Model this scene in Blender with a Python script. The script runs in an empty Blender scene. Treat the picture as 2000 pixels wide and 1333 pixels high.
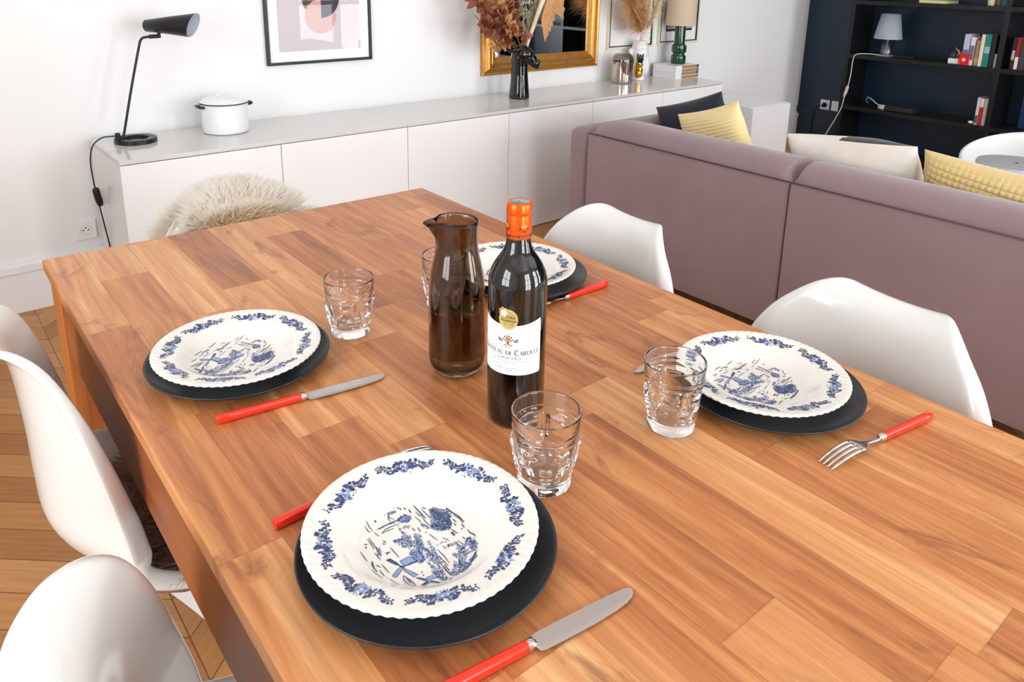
import bpy, bmesh, math, random
from mathutils import Vector, Matrix
PI = math.pi
C = bpy.context.scene
COL = C.collection

# ------------------------------------------------------------------ camera, world, light, exposure
T = 0.767                                   # table top height
cam_d = bpy.data.cameras.new('camera')
cam = bpy.data.objects.new('camera', cam_d); COL.objects.link(cam)
cam_d.sensor_width = 36.0
cam_d.lens = 1492.65 / 2000 * 36.0
cam_d.shift_x = (1000 - 1001.28) / 2000
cam_d.shift_y = (348.06 - 666.5) / 2000
cam_d.clip_start = 0.02
_r = Vector((0.77645195, -0.6299338, 0.01748646)); _u = Vector((0.1542546, 0.21689111, 0.96393141)); _f = Vector((0.61100563, 0.74574906, -0.26557571))
M = Matrix(((_r.x, _u.x, -_f.x, 0), (_r.y, _u.y, -_f.y, 0), (_r.z, _u.z, -_f.z, T + 0.5756), (0, 0, 0, 1)))
cam.matrix_world = M
C.camera = cam
C.view_settings.view_transform = 'Standard'
C.view_settings.look = 'None'
C.view_settings.gamma = 1.0
C.view_settings.use_curve_mapping = False
C.view_settings.exposure = 0.0
C.cycles.max_bounces = 24; C.cycles.transmission_bounces = 24; C.cycles.glossy_bounces = 8
world = bpy.data.worlds.new('world'); C.world = world; world.use_nodes = True
world.node_tree.nodes['Background'].inputs[0].default_value = (0.86, 0.93, 1.0, 1)
world.node_tree.nodes['Background'].inputs[1].default_value = 1.6

def daylight(name, loc, rot, sx, sy, power, col=(0.90, 0.96, 1.0)):
    l = bpy.data.lights.new(name, 'AREA'); l.shape = 'RECTANGLE'; l.size = sx; l.size_y = sy
    l.energy = power; l.color = col
    o = bpy.data.objects.new(name, l); COL.objects.link(o); o.location = loc; o.rotation_euler = rot
    return o
# three tall french windows in the front wall and one in the left wall let the daylight in
WIN = [(0.55, 1.15), (2.75, 1.15), (4.75, 1.15)]      # centre x, width
FY = -2.3; LX = -1.7; WZ0, WZ1 = 0.12, 2.45; CEIL = 2.75
for k, (wx, ww) in enumerate(WIN):
    daylight('daylight_through_window', (wx, FY - 0.16, (WZ0 + WZ1) / 2), (PI / 2, 0, 0), ww, WZ1 - WZ0, (92, 104, 104)[k])
daylight('daylight_through_left_window', (LX - 0.16, 0.6, 1.5), (PI / 2, 0, -PI / 2), 1.3, 1.7, 60, (0.90, 0.96, 1.0))

# ------------------------------------------------------------------ helpers
def link(o, parent=None):
    COL.objects.link(o)
    if parent is not None: o.parent = parent
    return o
def mesh(name, verts, faces, mats, parent=None, smooth=True, fm=None, autos=None):
    me = bpy.data.meshes.new(name); me.from_pydata([tuple(v) for v in verts], [], faces)
    if not isinstance(mats, (list, tuple)): mats = [mats]
    for m in mats: me.materials.append(m)
    if fm: me.polygons.foreach_set('material_index', fm)
    if smooth: me.polygons.foreach_set('use_smooth', [True] * len(me.polygons))
    me.update()
    o = link(bpy.data.objects.new(name, me), parent)
    if autos: split_sharp(o, autos)
    return o
def split_sharp(o, deg):
    bm = bmesh.new(); bm.from_mesh(o.data)
    es = [e for e in bm.edges if len(e.link_faces) == 2 and e.calc_face_angle(0) > math.radians(deg)]
    bmesh.ops.split_edges(bm, edges=es); bm.to_mesh(o.data); bm.free()
def thing(name, label, cat, loc=(0, 0, 0), rz=0.0, group=None):
    o = bpy.data.objects.new(name, None); o.empty_display_size = 0.05; COL.objects.link(o)
    o.location = loc; o.rotation_euler = (0, 0, rz); o['label'] = label; o['category'] = cat
    if group: o['group'] = group
    return o
def tag(o, label, cat, group=None, loc=None, rz=None):
    o['label'] = label; o['category'] = cat
    if group: o['group'] = group
    if loc is not None: o.location = loc
    if rz is not None: o.rotation_euler = (0, 0, rz)
    return o
def struct(o): o['kind'] = 'structure'; return o
def dup(root, loc, rz, label, group=None):
    r = root.copy(); COL.objects.link(r); r.location = loc; r.rotation_euler = (0, 0, rz); r['label'] = label
    if group: r['group'] = group
    for ch in list(root.children):
        c = ch.copy(); COL.objects.link(c); c.parent = r
        for g in list(ch.children):
            d = g.copy(); COL.objects.link(d); d.parent = c
    return r
class MB:
    def __init__(s): s.v = []; s.f = []; s.m = []
    def add(s, v, f, m=0):
        k = len(s.v); s.v += [tuple(q) for q in v]; s.f += [tuple(i + k for i in q) for q in f]; s.m += [m] * len(f); return s
    def box(s, x0, x1, y0, y1, z0, z1, m=0, b=0.0):
        if b <= 0:
            v = [(x, y, z) for z in (z0, z1) for y in (y0, y1) for x in (x0, x1)]
            return s.add(v, [(0, 2, 3, 1), (4, 5, 7, 6), (0, 1, 5, 4), (2, 6, 7, 3), (0, 4, 6, 2), (1, 3, 7, 5)], m)
        bm = bmesh.new(); bmesh.ops.create_cube(bm, size=1)
        for q in bm.verts: q.co = Vector(((x0 + x1) / 2 + q.co.x * (x1 - x0), (y0 + y1) / 2 + q.co.y * (y1 - y0), (z0 + z1) / 2 + q.co.z * (z1 - z0)))
        bmesh.ops.bevel(bm, geom=bm.edges[:], offset=b, segments=3, profile=0.5, affect='EDGES')
        bm.verts.index_update(); s.add([q.co[:] for q in bm.verts], [[q.index for q in f.verts] for f in bm.faces], m); bm.free(); return s
    def lathe(s, prof, n=48, m=0, c=(0, 0), caps=False, fn=None):
        v = []
        for r, z in prof:
            for i in range(n):
                a = 2 * PI * i / n; rr = r
                if fn: rr = fn(r, z, a)
                v.append((c[0] + rr * math.cos(a), c[1] + rr * math.sin(a), z))
        f = []
        for j in range(len(prof) - 1):
            for i in range(n):
                i2 = (i + 1) % n
                f.append((j * n + i, j * n + i2, (j + 1) * n + i2, (j + 1) * n + i))
        return s.add(v, f, m)
    def tube(s, pts, rad, n=10, m=0, closed=False, cap=True):
        pts = [Vector(p) for p in pts]; N = len(pts)
        if not isinstance(rad, (list, tuple)): rad = [rad] * N
        v = []; up = None
        for i, p in enumerate(pts):
            if closed: t = pts[(i + 1) % N] - pts[i - 1]
            else: t = pts[min(i + 1, N - 1)] - pts[max(i - 1, 0)]
            t = t.normalized() if t.length > 0 else Vector((0, 0, 1))
            if up is None: up = t.orthogonal().normalized()
            up = (up - t * up.dot(t)); up = up.normalized() if up.length > 1e-6 else t.orthogonal().normalized()
            w = t.cross(up)
            for k in range(n):
                a = 2 * PI * k / n; v.append(p + (up * math.cos(a) + w * math.sin(a)) * rad[i])
        f = []
        for i in range(N if closed else N - 1):
            j = (i + 1) % N
            for k in range(n):
                k2 = (k + 1) % n; f.append((i * n + k, i * n + k2, j * n + k2, j * n + k))
        if cap and not closed:
            f.append(tuple(range(n))[::-1]); f.append(tuple((N - 1) * n + k for k in range(n)))
        return s.add(v, f, m)
    def build(s, name, mats, parent=None, smooth=False, autos=None):
        return mesh(name, s.v, s.f, mats, parent, smooth, s.m, autos)
def box(name, x0, x1, y0, y1, z0, z1, m, parent=None, b=0.0):
    return MB().box(x0, x1, y0, y1, z0, z1, 0, b).build(name, m, parent)
def lathe(name, prof, m, parent=None, n=48, autos=40, fn=None):
    return MB().lathe(prof, n, fn=fn).build(name, m, parent, True, autos)
def smoothpath(pts, k=8, closed=False):
    P = [Vector(p) for p in pts]; out = []; N = len(P)
    rng = range(N if closed else N - 1)
    for i in rng:
        g = (lambda j: P[j % N]) if closed else (lambda j: P[max(0, min(N - 1, j))])
        a, b, c, d = g(i - 1), g(i), g(i + 1), g(i + 2)
        for q in range(k):
            t = q / k
            out.append(0.5 * ((2 * b) + (c - a) * t + (2 * a - 5 * b + 4 * c - d) * t * t + (3 * b - a - 3 * c + d) * t ** 3))
    if not closed: out.append(P[-1])
    return out

# ------------------------------------------------------------------ materials
def lin(c):
    return tuple(((x / 255) / 12.92 if x / 255 <= 0.04045 else ((x / 255 + 0.055) / 1.055) ** 2.4) for x in c)
def mat(name, rgb, rough=0.5, metal=0.0, spec=0.5, coat=0.0, trans=0.0, ior=1.45, sheen=0.0, bump=None, var=None, raw=False, sub=0.0):
    m = bpy.data.materials.new(name); m.use_nodes = True; nt = m.node_tree; b = nt.nodes['Principled BSDF']
    c = rgb if raw else lin(rgb)
    b.inputs['Base Color'].default_value = (*c, 1); b.inputs['Roughness'].default_value = rough; b.inputs['Metallic'].default_value = metal
    b.inputs['Specular IOR Level'].default_value = spec; b.inputs['Coat Weight'].default_value = coat; b.inputs['Coat Roughness'].default_value = 0.05
    b.inputs['Transmission Weight'].default_value = trans; b.inputs['IOR'].default_value = ior; b.inputs['Sheen Weight'].default_value = sheen
    tc = nt.nodes.new('ShaderNodeTexCoord')
    if var:
        sc, amt = var[:2]
        nz = nt.nodes.new('ShaderNodeTexNoise'); nz.inputs['Scale'].default_value = sc; nz.inputs['Detail'].default_value = 4
        mp = nt.nodes.new('ShaderNodeMapping'); mp.inputs['Scale'].default_value = var[2] if len(var) > 2 else (1, 1, 1)
        nt.links.new(tc.outputs['Object'], mp.inputs[0]); nt.links.new(mp.outputs[0], nz.inputs['Vector'])
        cr = nt.nodes.new('ShaderNodeMapRange'); cr.inputs[1].default_value = 0.3; cr.inputs[2].default_value = 0.7
        cr.inputs[3].default_value = 1 - amt; cr.inputs[4].default_value = 1 + amt * 0.5
        nt.links.new(nz.outputs['Fac'], cr.inputs[0])
        mx = nt.nodes.new('ShaderNodeVectorMath'); mx.operation = 'SCALE'; mx.inputs[0].default_value = c
        nt.links.new(cr.outputs[0], mx.inputs['Scale']); nt.links.new(mx.outputs[0], b.inputs['Base Color'])
    if bump:
        sc, st = bump[:2]
        nz = nt.nodes.new('ShaderNodeTexNoise'); nz.inputs['Scale'].default_value = sc; nz.inputs['Detail'].default_value = 3
        mp = nt.nodes.new('ShaderNodeMapping'); mp.inputs['Scale'].default_value = bump[2] if len(bump) > 2 else (1, 1, 1)
        nt.links.new(tc.outputs['Object'], mp.inputs[0]); nt.links.new(mp.outputs[0], nz.inputs['Vector'])
        bp = nt.nodes.new('ShaderNodeBump'); bp.inputs['Strength'].default_value = st; bp.inputs['Distance'].default_value = 0.002
        nt.links.new(nz.outputs['Fac'], bp.inputs['Height']); nt.links.new(bp.outputs[0], b.inputs['Normal'])
    return m
class NT:
    """tiny helper to write node maths"""
    def __init__(s, m): s.nt = m.node_tree; s.b = s.nt.nodes['Principled BSDF']
    def n(s, t): return s.nt.nodes.new(t)
    def L(s, a, b): s.nt.links.new(a, b)
    def put(s, sock, v):
        if hasattr(v, 'links') or isinstance(v, bpy.types.NodeSocket): s.L(v, sock)
        else: sock.default_value = v
    def m(s, op, a, b=0.0, c=0.0, clamp=False):
        n = s.n('ShaderNodeMath'); n.operation = op; n.use_clamp = clamp
        s.put(n.inputs[0], a); s.put(n.inputs[1], b); s.put(n.inputs[2], c); return n.outputs[0]
    def xyz(s, x, y, z):
        n = s.n('ShaderNodeCombineXYZ'); s.put(n.inputs[0], x); s.put(n.inputs[1], y); s.put(n.inputs[2], z); return n.outputs[0]
    def wn(s, x, y=0.0, z=0.0):
        n = s.n('ShaderNodeTexWhiteNoise'); s.L(s.xyz(x, y, z), n.inputs['Vector']); return n.outputs['Value']
    def noise(s, v, scale, det=3.0, dist=0.0, rough=0.5):
        n = s.n('ShaderNodeTexNoise'); s.L(v, n.inputs['Vector']); n.inputs['Scale'].default_value = scale
        n.inputs['Detail'].default_value = det; n.inputs['Distortion'].default_value = dist; n.inputs['Roughness'].default_value = rough; return n.outputs['Fac']
    def ramp(s, f, stops, interp='LINEAR'):
        n = s.n('ShaderNodeValToRGB'); s.L(f, n.inputs[0]); r = n.color_ramp; r.interpolation = interp
        while len(r.elements) < len(stops): r.elements.new(0.5)
        for e, (p, c) in zip(r.elements, stops): e.position = p; e.color = (*lin(c), 1)
        return n.outputs[0]
    def mix(s, f, a, b, mode='MIX'):
        n = s.n('ShaderNodeMix'); n.data_type = 'RGBA'; n.blend_type = mode; s.put(n.inputs[0], f)
        s.put(n.inputs[6], a); s.put(n.inputs[7], b); return n.outputs[2]
    def mr(s, v, a, b, c=0.0, d=1.0):
        n = s.n('ShaderNodeMapRange'); s.L(v, n.inputs[0]); n.inputs[1].default_value = a; n.inputs[2].default_value = b
        n.inputs[3].default_value = c; n.inputs[4].default_value = d; return n.outputs[0]
    def objxyz(s):
        t = s.n('ShaderNodeTexCoord'); q = s.n('ShaderNodeSeparateXYZ'); s.L(t.outputs['Object'], q.inputs[0]); return q.outputs
    def bump(s, h, st, dist=0.002):
        n = s.n('ShaderNodeBump'); n.inputs['Strength'].default_value = st; n.inputs['Distance'].default_value = dist
        s.L(h, n.inputs['Height']); s.L(n.outputs[0], s.b.inputs['Normal'])

def wood_block(name, axis, stops, w=0.084, ln=0.60, rough=0.33, stain=True):
    """glued hardwood staves running along one axis"""
    m = mat(name, (190, 120, 75), rough); t = NT(m); X = t.objxyz()
    a, l, z = {'y': (X[0], X[1], X[2]), 'x': (X[1], X[0], X[2]), 'z': (X[0], X[2], X[1])}[axis]
    u = t.m('DIVIDE', t.m('ADD', a, 7.013), w); iu = t.m('FLOOR', u); fu = t.m('FRACT', u)
    r1 = t.wn(iu, 3.7); v = t.m('ADD', t.m('DIVIDE', l, t.m('MULTIPLY_ADD', t.wn(iu, 9.1), ln * 0.7, ln * 0.6)), t.m('MULTIPLY', r1, 9.0))
    iv = t.m('FLOOR', v); fv = t.m('FRACT', v); cell = t.wn(iu, iv, 1.3); cell2 = t.wn(iu, iv, 7.7)
    gv = t.xyz(t.m('MULTIPLY_ADD', a, 38.0, t.m('MULTIPLY', cell, 91.0)), t.m('MULTIPLY_ADD', l, 2.6, t.m('MULTIPLY', cell2, 37.0)), t.m('MULTIPLY', z, 20.0))
    grain = t.noise(gv, 1.0, 5.0, 0.9, 0.62)
    gv2 = t.xyz(t.m('MULTIPLY_ADD', a, 260.0, t.m('MULTIPLY', cell, 31.0)), t.m('MULTIPLY', l, 7.0), z)
    fine = t.noise(gv2, 1.0, 3.0, 0.3, 0.6)
    tone = t.m('ADD', t.m('MULTIPLY', cell, 0.50), t.m('MULTIPLY', t.mr(grain, 0.33, 0.67), 0.50))
    tone = t.m('ADD', t.m('MULTIPLY', tone, 0.84), t.m('MULTIPLY', t.mr(fine, .25, .75), 0.16))
    col = t.ramp(tone, stops)
    # cathedral figure: thin darker growth lines
    wv = t.n('ShaderNodeTexWave'); wv.wave_type = 'BANDS'; wv.bands_direction = 'X'; wv.inputs['Scale'].default_value = 1.0
    wv.inputs['Distortion'].default_value = 14.0; wv.inputs['Detail'].default_value = 2.0; wv.inputs['Detail Scale'].default_value = 0.6
    t.L(t.xyz(t.m('MULTIPLY_ADD', a, 9.0, t.m('MULTIPLY', cell2, 40.0)), t.m('MULTIPLY_ADD', l, 1.5, t.m('MULTIPLY', cell, 30.0)), 0.0), wv.inputs['Vector'])
    fig = t.m('MULTIPLY', t.m('MULTIPLY', t.m('POWER', wv.outputs['Fac'], 6.0), t.mr(grain, 0.4, 0.65)), 0.30)
    col = t.mix(fig, col, (*lin((134, 74, 40)), 1))
    if stain:
        sv = t.xyz(t.m('MULTIPLY', a, 9.0), t.m('MULTIPLY', l, 4.0), 0.0)
        st = t.mr(t.noise(sv, 1.1, 5.0, 1.4, 0.65), 0.58, 0.70)
        col = t.mix(t.m('MULTIPLY', st, 0.62), col, (*lin((120, 58, 32)), 1))
    e = t.m('MULTIPLY', t.m('MINIMUM', fu, t.m('SUBTRACT', 1.0, fu)), w)
    ev = t.m('MULTIPLY', t.m('MINIMUM', fv, t.m('SUBTRACT', 1.0, fv)), ln)
    line = t.m('MAXIMUM', t.mr(e, 0.0, 0.0011, 1.0, 0.0), t.mr(ev, 0.0, 0.0016, 1.0, 0.0))
    col = t.mix(t.m('MULTIPLY', line, 0.32), col, (*lin((95, 48, 25)), 1))
    t.L(col, t.b.inputs['Base Color'])
    t.L(t.mr(grain, 0.2, 0.8, rough - 0.05, rough + 0.1), t.b.inputs['Roughness'])
    t.bump(t.m('ADD', fine, t.m('MULTIPLY', grain, 0.6)), 0.10, 0.0008)
    return m
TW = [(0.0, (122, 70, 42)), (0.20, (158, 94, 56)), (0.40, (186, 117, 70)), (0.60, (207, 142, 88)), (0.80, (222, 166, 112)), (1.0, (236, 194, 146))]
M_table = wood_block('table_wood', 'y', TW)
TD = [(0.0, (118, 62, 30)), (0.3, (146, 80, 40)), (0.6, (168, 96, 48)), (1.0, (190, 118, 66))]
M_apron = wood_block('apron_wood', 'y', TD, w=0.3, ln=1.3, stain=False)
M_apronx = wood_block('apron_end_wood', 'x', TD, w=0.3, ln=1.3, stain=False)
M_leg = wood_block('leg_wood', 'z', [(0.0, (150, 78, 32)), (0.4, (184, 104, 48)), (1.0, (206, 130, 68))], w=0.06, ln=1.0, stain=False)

def chevron(name):
    m = mat(name, (190, 140, 90), 0.42); t = NT(m); X = t.objxyz(); W = 0.52
    zx = t.m('DIVIDE', t.m('SUBTRACT', X[0], 0.30), W); iz = t.m('FLOOR', zx)
    pp = t.m('PINGPONG', t.m('SUBTRACT', X[0], 0.30), W)
    q = t.m('DIVIDE', t.m('SUBTRACT', X[1], t.m('MULTIPLY', pp, 0.87)), 0.126)
    iq = t.m('FLOOR', q); fq = t.m('FRACT', q); cell = t.wn(iq, iz, 2.2)
    along = t.m('ADD', t.m('MULTIPLY', X[0], 1.0), t.m('MULTIPLY', cell, 17.0))
    g = t.noise(t.xyz(t.m('MULTIPLY', along, 5.0), t.m('MULTIPLY', q, 7.0), cell), 1.0, 5.0, 0.6, 0.6)
    fine = t.noise(t.xyz(t.m('MULTIPLY', along, 16.0), t.m('MULTIPLY', q, 42.0), cell), 1.0, 3.0, 0.2, 0.6)
    tone = t.m('ADD', t.m('MULTIPLY', cell, 0.5), t.m('ADD', t.m('MULTIPLY', t.mr(g, .3, .7), 0.3), t.m('MULTIPLY', fine, 0.2)))
    col = t.ramp(tone, [(0.0, (146, 92, 50)), (0.35, (176, 118, 66)), (0.7, (196, 140, 84)), (1.0, (214, 164, 108))])
    fx = t.m('FRACT', zx)
    e1 = t.mr(t.m('MULTIPLY', t.m('MINIMUM', fq, t.m('SUBTRACT', 1.0, fq)), 0.09), 0.0, 0.0020, 1.0, 0.0)
    e2 = t.mr(t.m('MULTIPLY', t.m('MINIMUM', fx, t.m('SUBTRACT', 1.0, fx)), W), 0.0, 0.0020, 1.0, 0.0)
    ln = t.m('MAXIMUM', e1, e2)
    col = t.mix(t.m('MULTIPLY', ln, 0.85), col, (*lin((46, 26, 12)), 1))
    t.L(col, t.b.inputs['Base Color']); t.bump(t.m('SUBTRACT', fine, t.m('MULTIPLY', ln, 3.0)), 0.3, 0.001)
    return m
M_floor = chevron('chevron_parquet')
M_white = mat('white_wall_paint', (240, 240, 240), 0.55, bump=(60, 0.05))
M_trim = mat('white_gloss_trim', (240, 240, 240), 0.3)
M_ceil = mat('ceiling_white', (246, 246, 246), 0.8)
M_navy = mat('navy_wall_paint', (24, 42, 62), 0.30, var=(3, 0.12))
M_black = mat('black_shelf_board', (17, 17, 20), 0.32)
M_cab = mat('white_gloss_lacquer', (243, 243, 244), 0.14, coat=0.1)
M_cabtop = mat('grey_white_cabinet_top', (216, 213, 210), 0.16, coat=0.2)
M_cabside = mat('cabinet_side_white', (232, 231, 230), 0.22)
M_gap = mat('dark_gap', (60, 60, 62), 0.6)
M_chair = mat('white_plastic_shell', (231, 232, 229), 0.16, spec=0.5, coat=0.25)
M_dark = mat('matt_black_metal', (22, 22, 24), 0.38)
M_enamel = mat('white_enamel', (240, 241, 244), 0.12, coat=0.4)
M_steel = mat('brushed_steel', (205, 202, 200), 0.22, metal=1.0, bump=(60, 0.04, (1, 14, 1)))
M_chrome = mat('chrome', (225, 222, 220), 0.06, metal=1.0)
M_red = mat('red_orange_plastic', (232, 50, 26), 0.22, coat=0.3)
M_plate_dark = mat('charcoal_stoneware', (38, 40, 45), 0.36, coat=0.12, bump=(220, 0.05))
M_cream = mat('cream_glazed_earthenware', (234, 231, 223), 0.13, coat=0.35)
M_blue = mat('cobalt_transfer_print', (62, 84, 138), 0.2, var=(260, 0.45))
M_blue2 = mat('pale_cobalt_wash', (146, 166, 206), 0.2, var=(180, 0.2))
M_blue3 = mat('inky_cobalt_line', (44, 58, 104), 0.2)
def glassmat(name, rgb, ior=1.47, rough=0.0):
    m = mat(name, rgb, rough, trans=1.0, ior=ior, raw=True); return m
M_glass = glassmat('clear_glass', (0.985, 0.99, 0.99))
M_smoke = glassmat('smoky_brown_glass', (0.37, 0.285, 0.205))
M_water = glassmat('water', (0.52, 0.40, 0.28), 1.33)
M_bottle = mat('near_black_green_bottle_glass', (6, 7, 5), 0.035, spec=0.7, coat=0.5)
M_neck = mat('dark_green_bottle_neck', (26, 30, 16), 0.04, coat=0.5)
M_capsule = mat('orange_foil_capsule', (236, 96, 22), 0.26, metal=0.55)
M_capdark = mat('oxblood_foil_band', (104, 30, 20), 0.35, metal=0.3)
M_capgold = mat('yellow_orange_foil_print', (250, 170, 70), 0.4)
M_paper = mat('white_label_paper', (246, 246, 246), 0.45)
M_ink = mat('label_black_ink', (40, 42, 50), 0.5)
M_inkg = mat('label_grey_ink', (110, 112, 122), 0.5)
M_copper = mat('label_copper_ink', (192, 132, 84), 0.35, metal=0.3)
M_teal = mat('label_pale_teal_ink', (150, 200, 190), 0.5)
M_gold = mat('gold_medal_foil', (206, 182, 108), 0.28, metal=0.6)
M_sofa = mat('mauve_taupe_upholstery', (143, 120, 124), 0.85, sheen=0.35, bump=(900, 0.25), var=(5, 0.07))
M_seam = mat('dark_sofa_piping', (84, 66, 68), 0.9)  # darker mauve brown of the piping and centre seam line
M_wood_dk = mat('dark_wood_foot', (40, 28, 22), 0.5)
M_giltf = mat('gilt_moulding', (206, 150, 78), 0.30, metal=0.75, var=(30, 0.15))
M_mirror = mat('mirror_silver', (235, 238, 240), 0.01, metal=1.0)
M_pane = glassmat('picture_glass', (1, 1, 1), 1.45)
def thinpane(name, tint=(1, 1, 1), boost=1.0, rough=0.0):
    m = bpy.data.materials.new(name); m.use_nodes = True; nt = m.node_tree
    for n in list(nt.nodes):
        if n.type == 'BSDF_PRINCIPLED': nt.nodes.remove(n)
    out = [n for n in nt.nodes if n.type == 'OUTPUT_MATERIAL'][0]
    tr = nt.nodes.new('ShaderNodeBsdfTransparent'); tr.inputs[0].default_value = (*tint, 1)
    gl = nt.nodes.new('ShaderNodeBsdfGlossy'); gl.inputs['Roughness'].default_value = rough
    lw = nt.nodes.new('ShaderNodeLayerWeight'); lw.inputs[0].default_value = .5
    pw = nt.nodes.new('ShaderNodeMath'); pw.operation = 'POWER'; pw.inputs[1].default_value = 4.0; nt.links.new(lw.outputs['Facing'], pw.inputs[0])
    mu = nt.nodes.new('ShaderNodeMath'); mu.operation = 'MULTIPLY_ADD'; mu.inputs[1].default_value = .6 * min(1, boost); mu.inputs[2].default_value = .04 * boost; nt.links.new(pw.outputs[0], mu.inputs[0])
    mx = nt.nodes.new('ShaderNodeMixShader'); nt.links.new(mu.outputs[0], mx.inputs[0]); nt.links.new(tr.outputs[0], mx.inputs[1]); nt.links.new(gl.outputs[0], mx.inputs[2])
    nt.links.new(mx.outputs[0], out.inputs[0]); return m
M_thin = thinpane('picture_pane', boost=0.28)

# ------------------------------------------------------------------ room shell
# sideboard frame of reference: origin at the left front corner of the long cabinet
SO = Vector((0.5796, 2.9083, 0)); SA = 0.0169; WB = 0.458; SZ = 0.6558
def SW(a, b, z=0.0): return Vector((SO.x + a * math.cos(SA) - b * math.sin(SA), SO.y + a * math.sin(SA) + b * math.cos(SA), z))
XR = 5.955; YB0 = SW(-0.38, WB).y
struct(box('floor', LX - 0.1, XR + 0.1, FY - 0.1, 3.75, -0.06, 0.0, M_floor))
struct(box('ceiling', LX - 0.1, XR + 0.1, FY - 0.1, 3.75, CEIL, CEIL + 0.08, M_ceil))
def inS(name, a0, a1, b0, b1, z0, z1, m, bev=0.0, par=None):
    o = box(name, a0, a1, b0, b1, z0, z1, m, par, bev)
    if par is None: o.location = SO; o.rotation_euler = (0, 0, SA)
    return o
mb = MB().box(-0.383, 5.46, WB, WB + 0.12, 0, CEIL).box(-1.30, -0.383, WB, WB + 0.12, 2.1, CEIL).box(-2.45, -1.30, WB, WB + 0.12, 0, CEIL)
o = struct(mb.build('wall_back', M_white)); o.location = SO; o.rotation_euler = (0, 0, SA)
o = struct(MB().box(-0.383, 5.44, WB - 0.018, WB, 0, 0.165).box(-0.383, 5.44, WB - 0.026, WB, 0.165, 0.19).box(-0.383, 5.44, WB - 0.012, WB, 0.19, 0.205).build('baseboard_back', M_trim))
o.location = SO; o.rotation_euler = (0, 0, SA)
# door in the back wall, only its dark jamb shows at the left edge of the picture
M_door = mat('grey_brown_door_paint', (120, 108, 100), 0.5)
d1 = thing('door_1', 'grey brown door leaf standing in the back wall left of the white skirting', 'door', SO, SA); struct(d1)
box('door_leaf', -1.28, -0.42, WB + 0.03, WB + 0.07, 0.01, 2.07, M_door, d1)
MB().box(-0.42, -0.385, WB, WB + 0.10, 0, 2.1).box(-1.30, -1.28, WB, WB + 0.10, 0, 2.1).box(-1.28, -0.42, WB, WB + 0.10, 2.07, 2.1).build('door_frame', M_door, d1)
struct(box('wall_right', XR, XR + 0.1, FY, 3.6, 0, CEIL, M_navy))
struct(box('baseboard_right', XR - 0.012, XR, 2.95, 3.47, 0, 0.255, M_navy))
# left wall with one window
lw = MB().box(LX - 0.1, LX, FY, -0.05, 0, CEIL).box(LX - 0.1, LX, 1.25, 3.6, 0, CEIL).box(LX - 0.1, LX, -0.05, 1.25, 0, 0.65).box(LX - 0.1, LX, -0.05, 1.25, 2.35, CEIL)
struct(lw.build('wall_left', M_white))
fw = MB(); xs = LX
for wx, ww in WIN:
    fw.box(xs, wx - ww / 2, FY - 0.12, FY, 0, CEIL); fw.box(wx - ww / 2, wx + ww / 2, FY - 0.12, FY, 0, WZ0); fw.box(wx - ww / 2, wx + ww / 2, FY - 0.12, FY, WZ1, CEIL); xs = wx + ww / 2
fw.box(xs, XR, FY - 0.12, FY, 0, CEIL)
struct(fw.build('wall_front', M_white))
for k, (wx, ww) in enumerate(WIN):
    w = thing('window_%d' % (k + 1), 'tall white french window in the front wall', 'window', (wx, FY - 0.06, 0)); struct(w)
    h = ww / 2; g = MB()
    for x0, x1 in ((-h, -h + .06), (-.05, .05), (h - .06, h)): g.box(x0, x1, -.02, .03, WZ0, WZ1)
    for z in (WZ0, 0.85, 1.65, WZ1 - .06): g.box(-h + .06, -.05, -.018, .028, z, z + .05).box(.05, h - .06, -.018, .028, z, z + .05)
    g.build('window_frame', M_trim, w)
w = thing('window_4', 'white casement window in the left wall', 'window', (LX - 0.05, 0.6, 0)); struct(w); g = MB()
for y0, y1 in ((-.65, -.59), (-.04, .04), (.59, .65)): g.box(-.02, .03, y0, y1, .65, 2.35)
for z in (.65, 1.45, 2.29): g.box(-.018, .028, -.59, -.04, z, z + .05).box(-.018, .028, .04, .59, z, z + .05)
g.build('window_frame', M_trim, w)

# ------------------------------------------------------------------ dining table
TX0, TX1, TY0, TY1 = 0.176, 1.063, -0.12, 1.684
tx, ty = (TX0 + TX1) / 2, (TY0 + TY1) / 2; hx, hy = (TX1 - TX0) / 2, (TY1 - TY0) / 2
tb = thing('dining_table', 'long reddish brown dining table of glued hardwood staves laid with four place settings', 'table', (tx, ty, 0))
MB().box(-hx, hx, -hy, hy, T - 0.024, T, 0, 0.0022).build('tabletop', M_table, tb)
ap = 0.012
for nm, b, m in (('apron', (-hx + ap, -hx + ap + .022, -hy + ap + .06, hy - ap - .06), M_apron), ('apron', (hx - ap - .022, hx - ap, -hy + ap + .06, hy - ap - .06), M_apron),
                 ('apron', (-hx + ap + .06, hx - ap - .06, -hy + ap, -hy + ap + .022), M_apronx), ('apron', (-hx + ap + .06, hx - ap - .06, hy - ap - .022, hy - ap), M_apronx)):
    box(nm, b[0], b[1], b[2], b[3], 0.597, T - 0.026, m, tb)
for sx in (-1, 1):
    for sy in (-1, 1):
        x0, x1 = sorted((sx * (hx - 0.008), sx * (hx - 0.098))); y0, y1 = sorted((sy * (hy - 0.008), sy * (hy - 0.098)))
        MB().box(x0, x1, y0, y1, 0, T - 0.026, 0, .003).build('leg', M_leg, tb)

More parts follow.
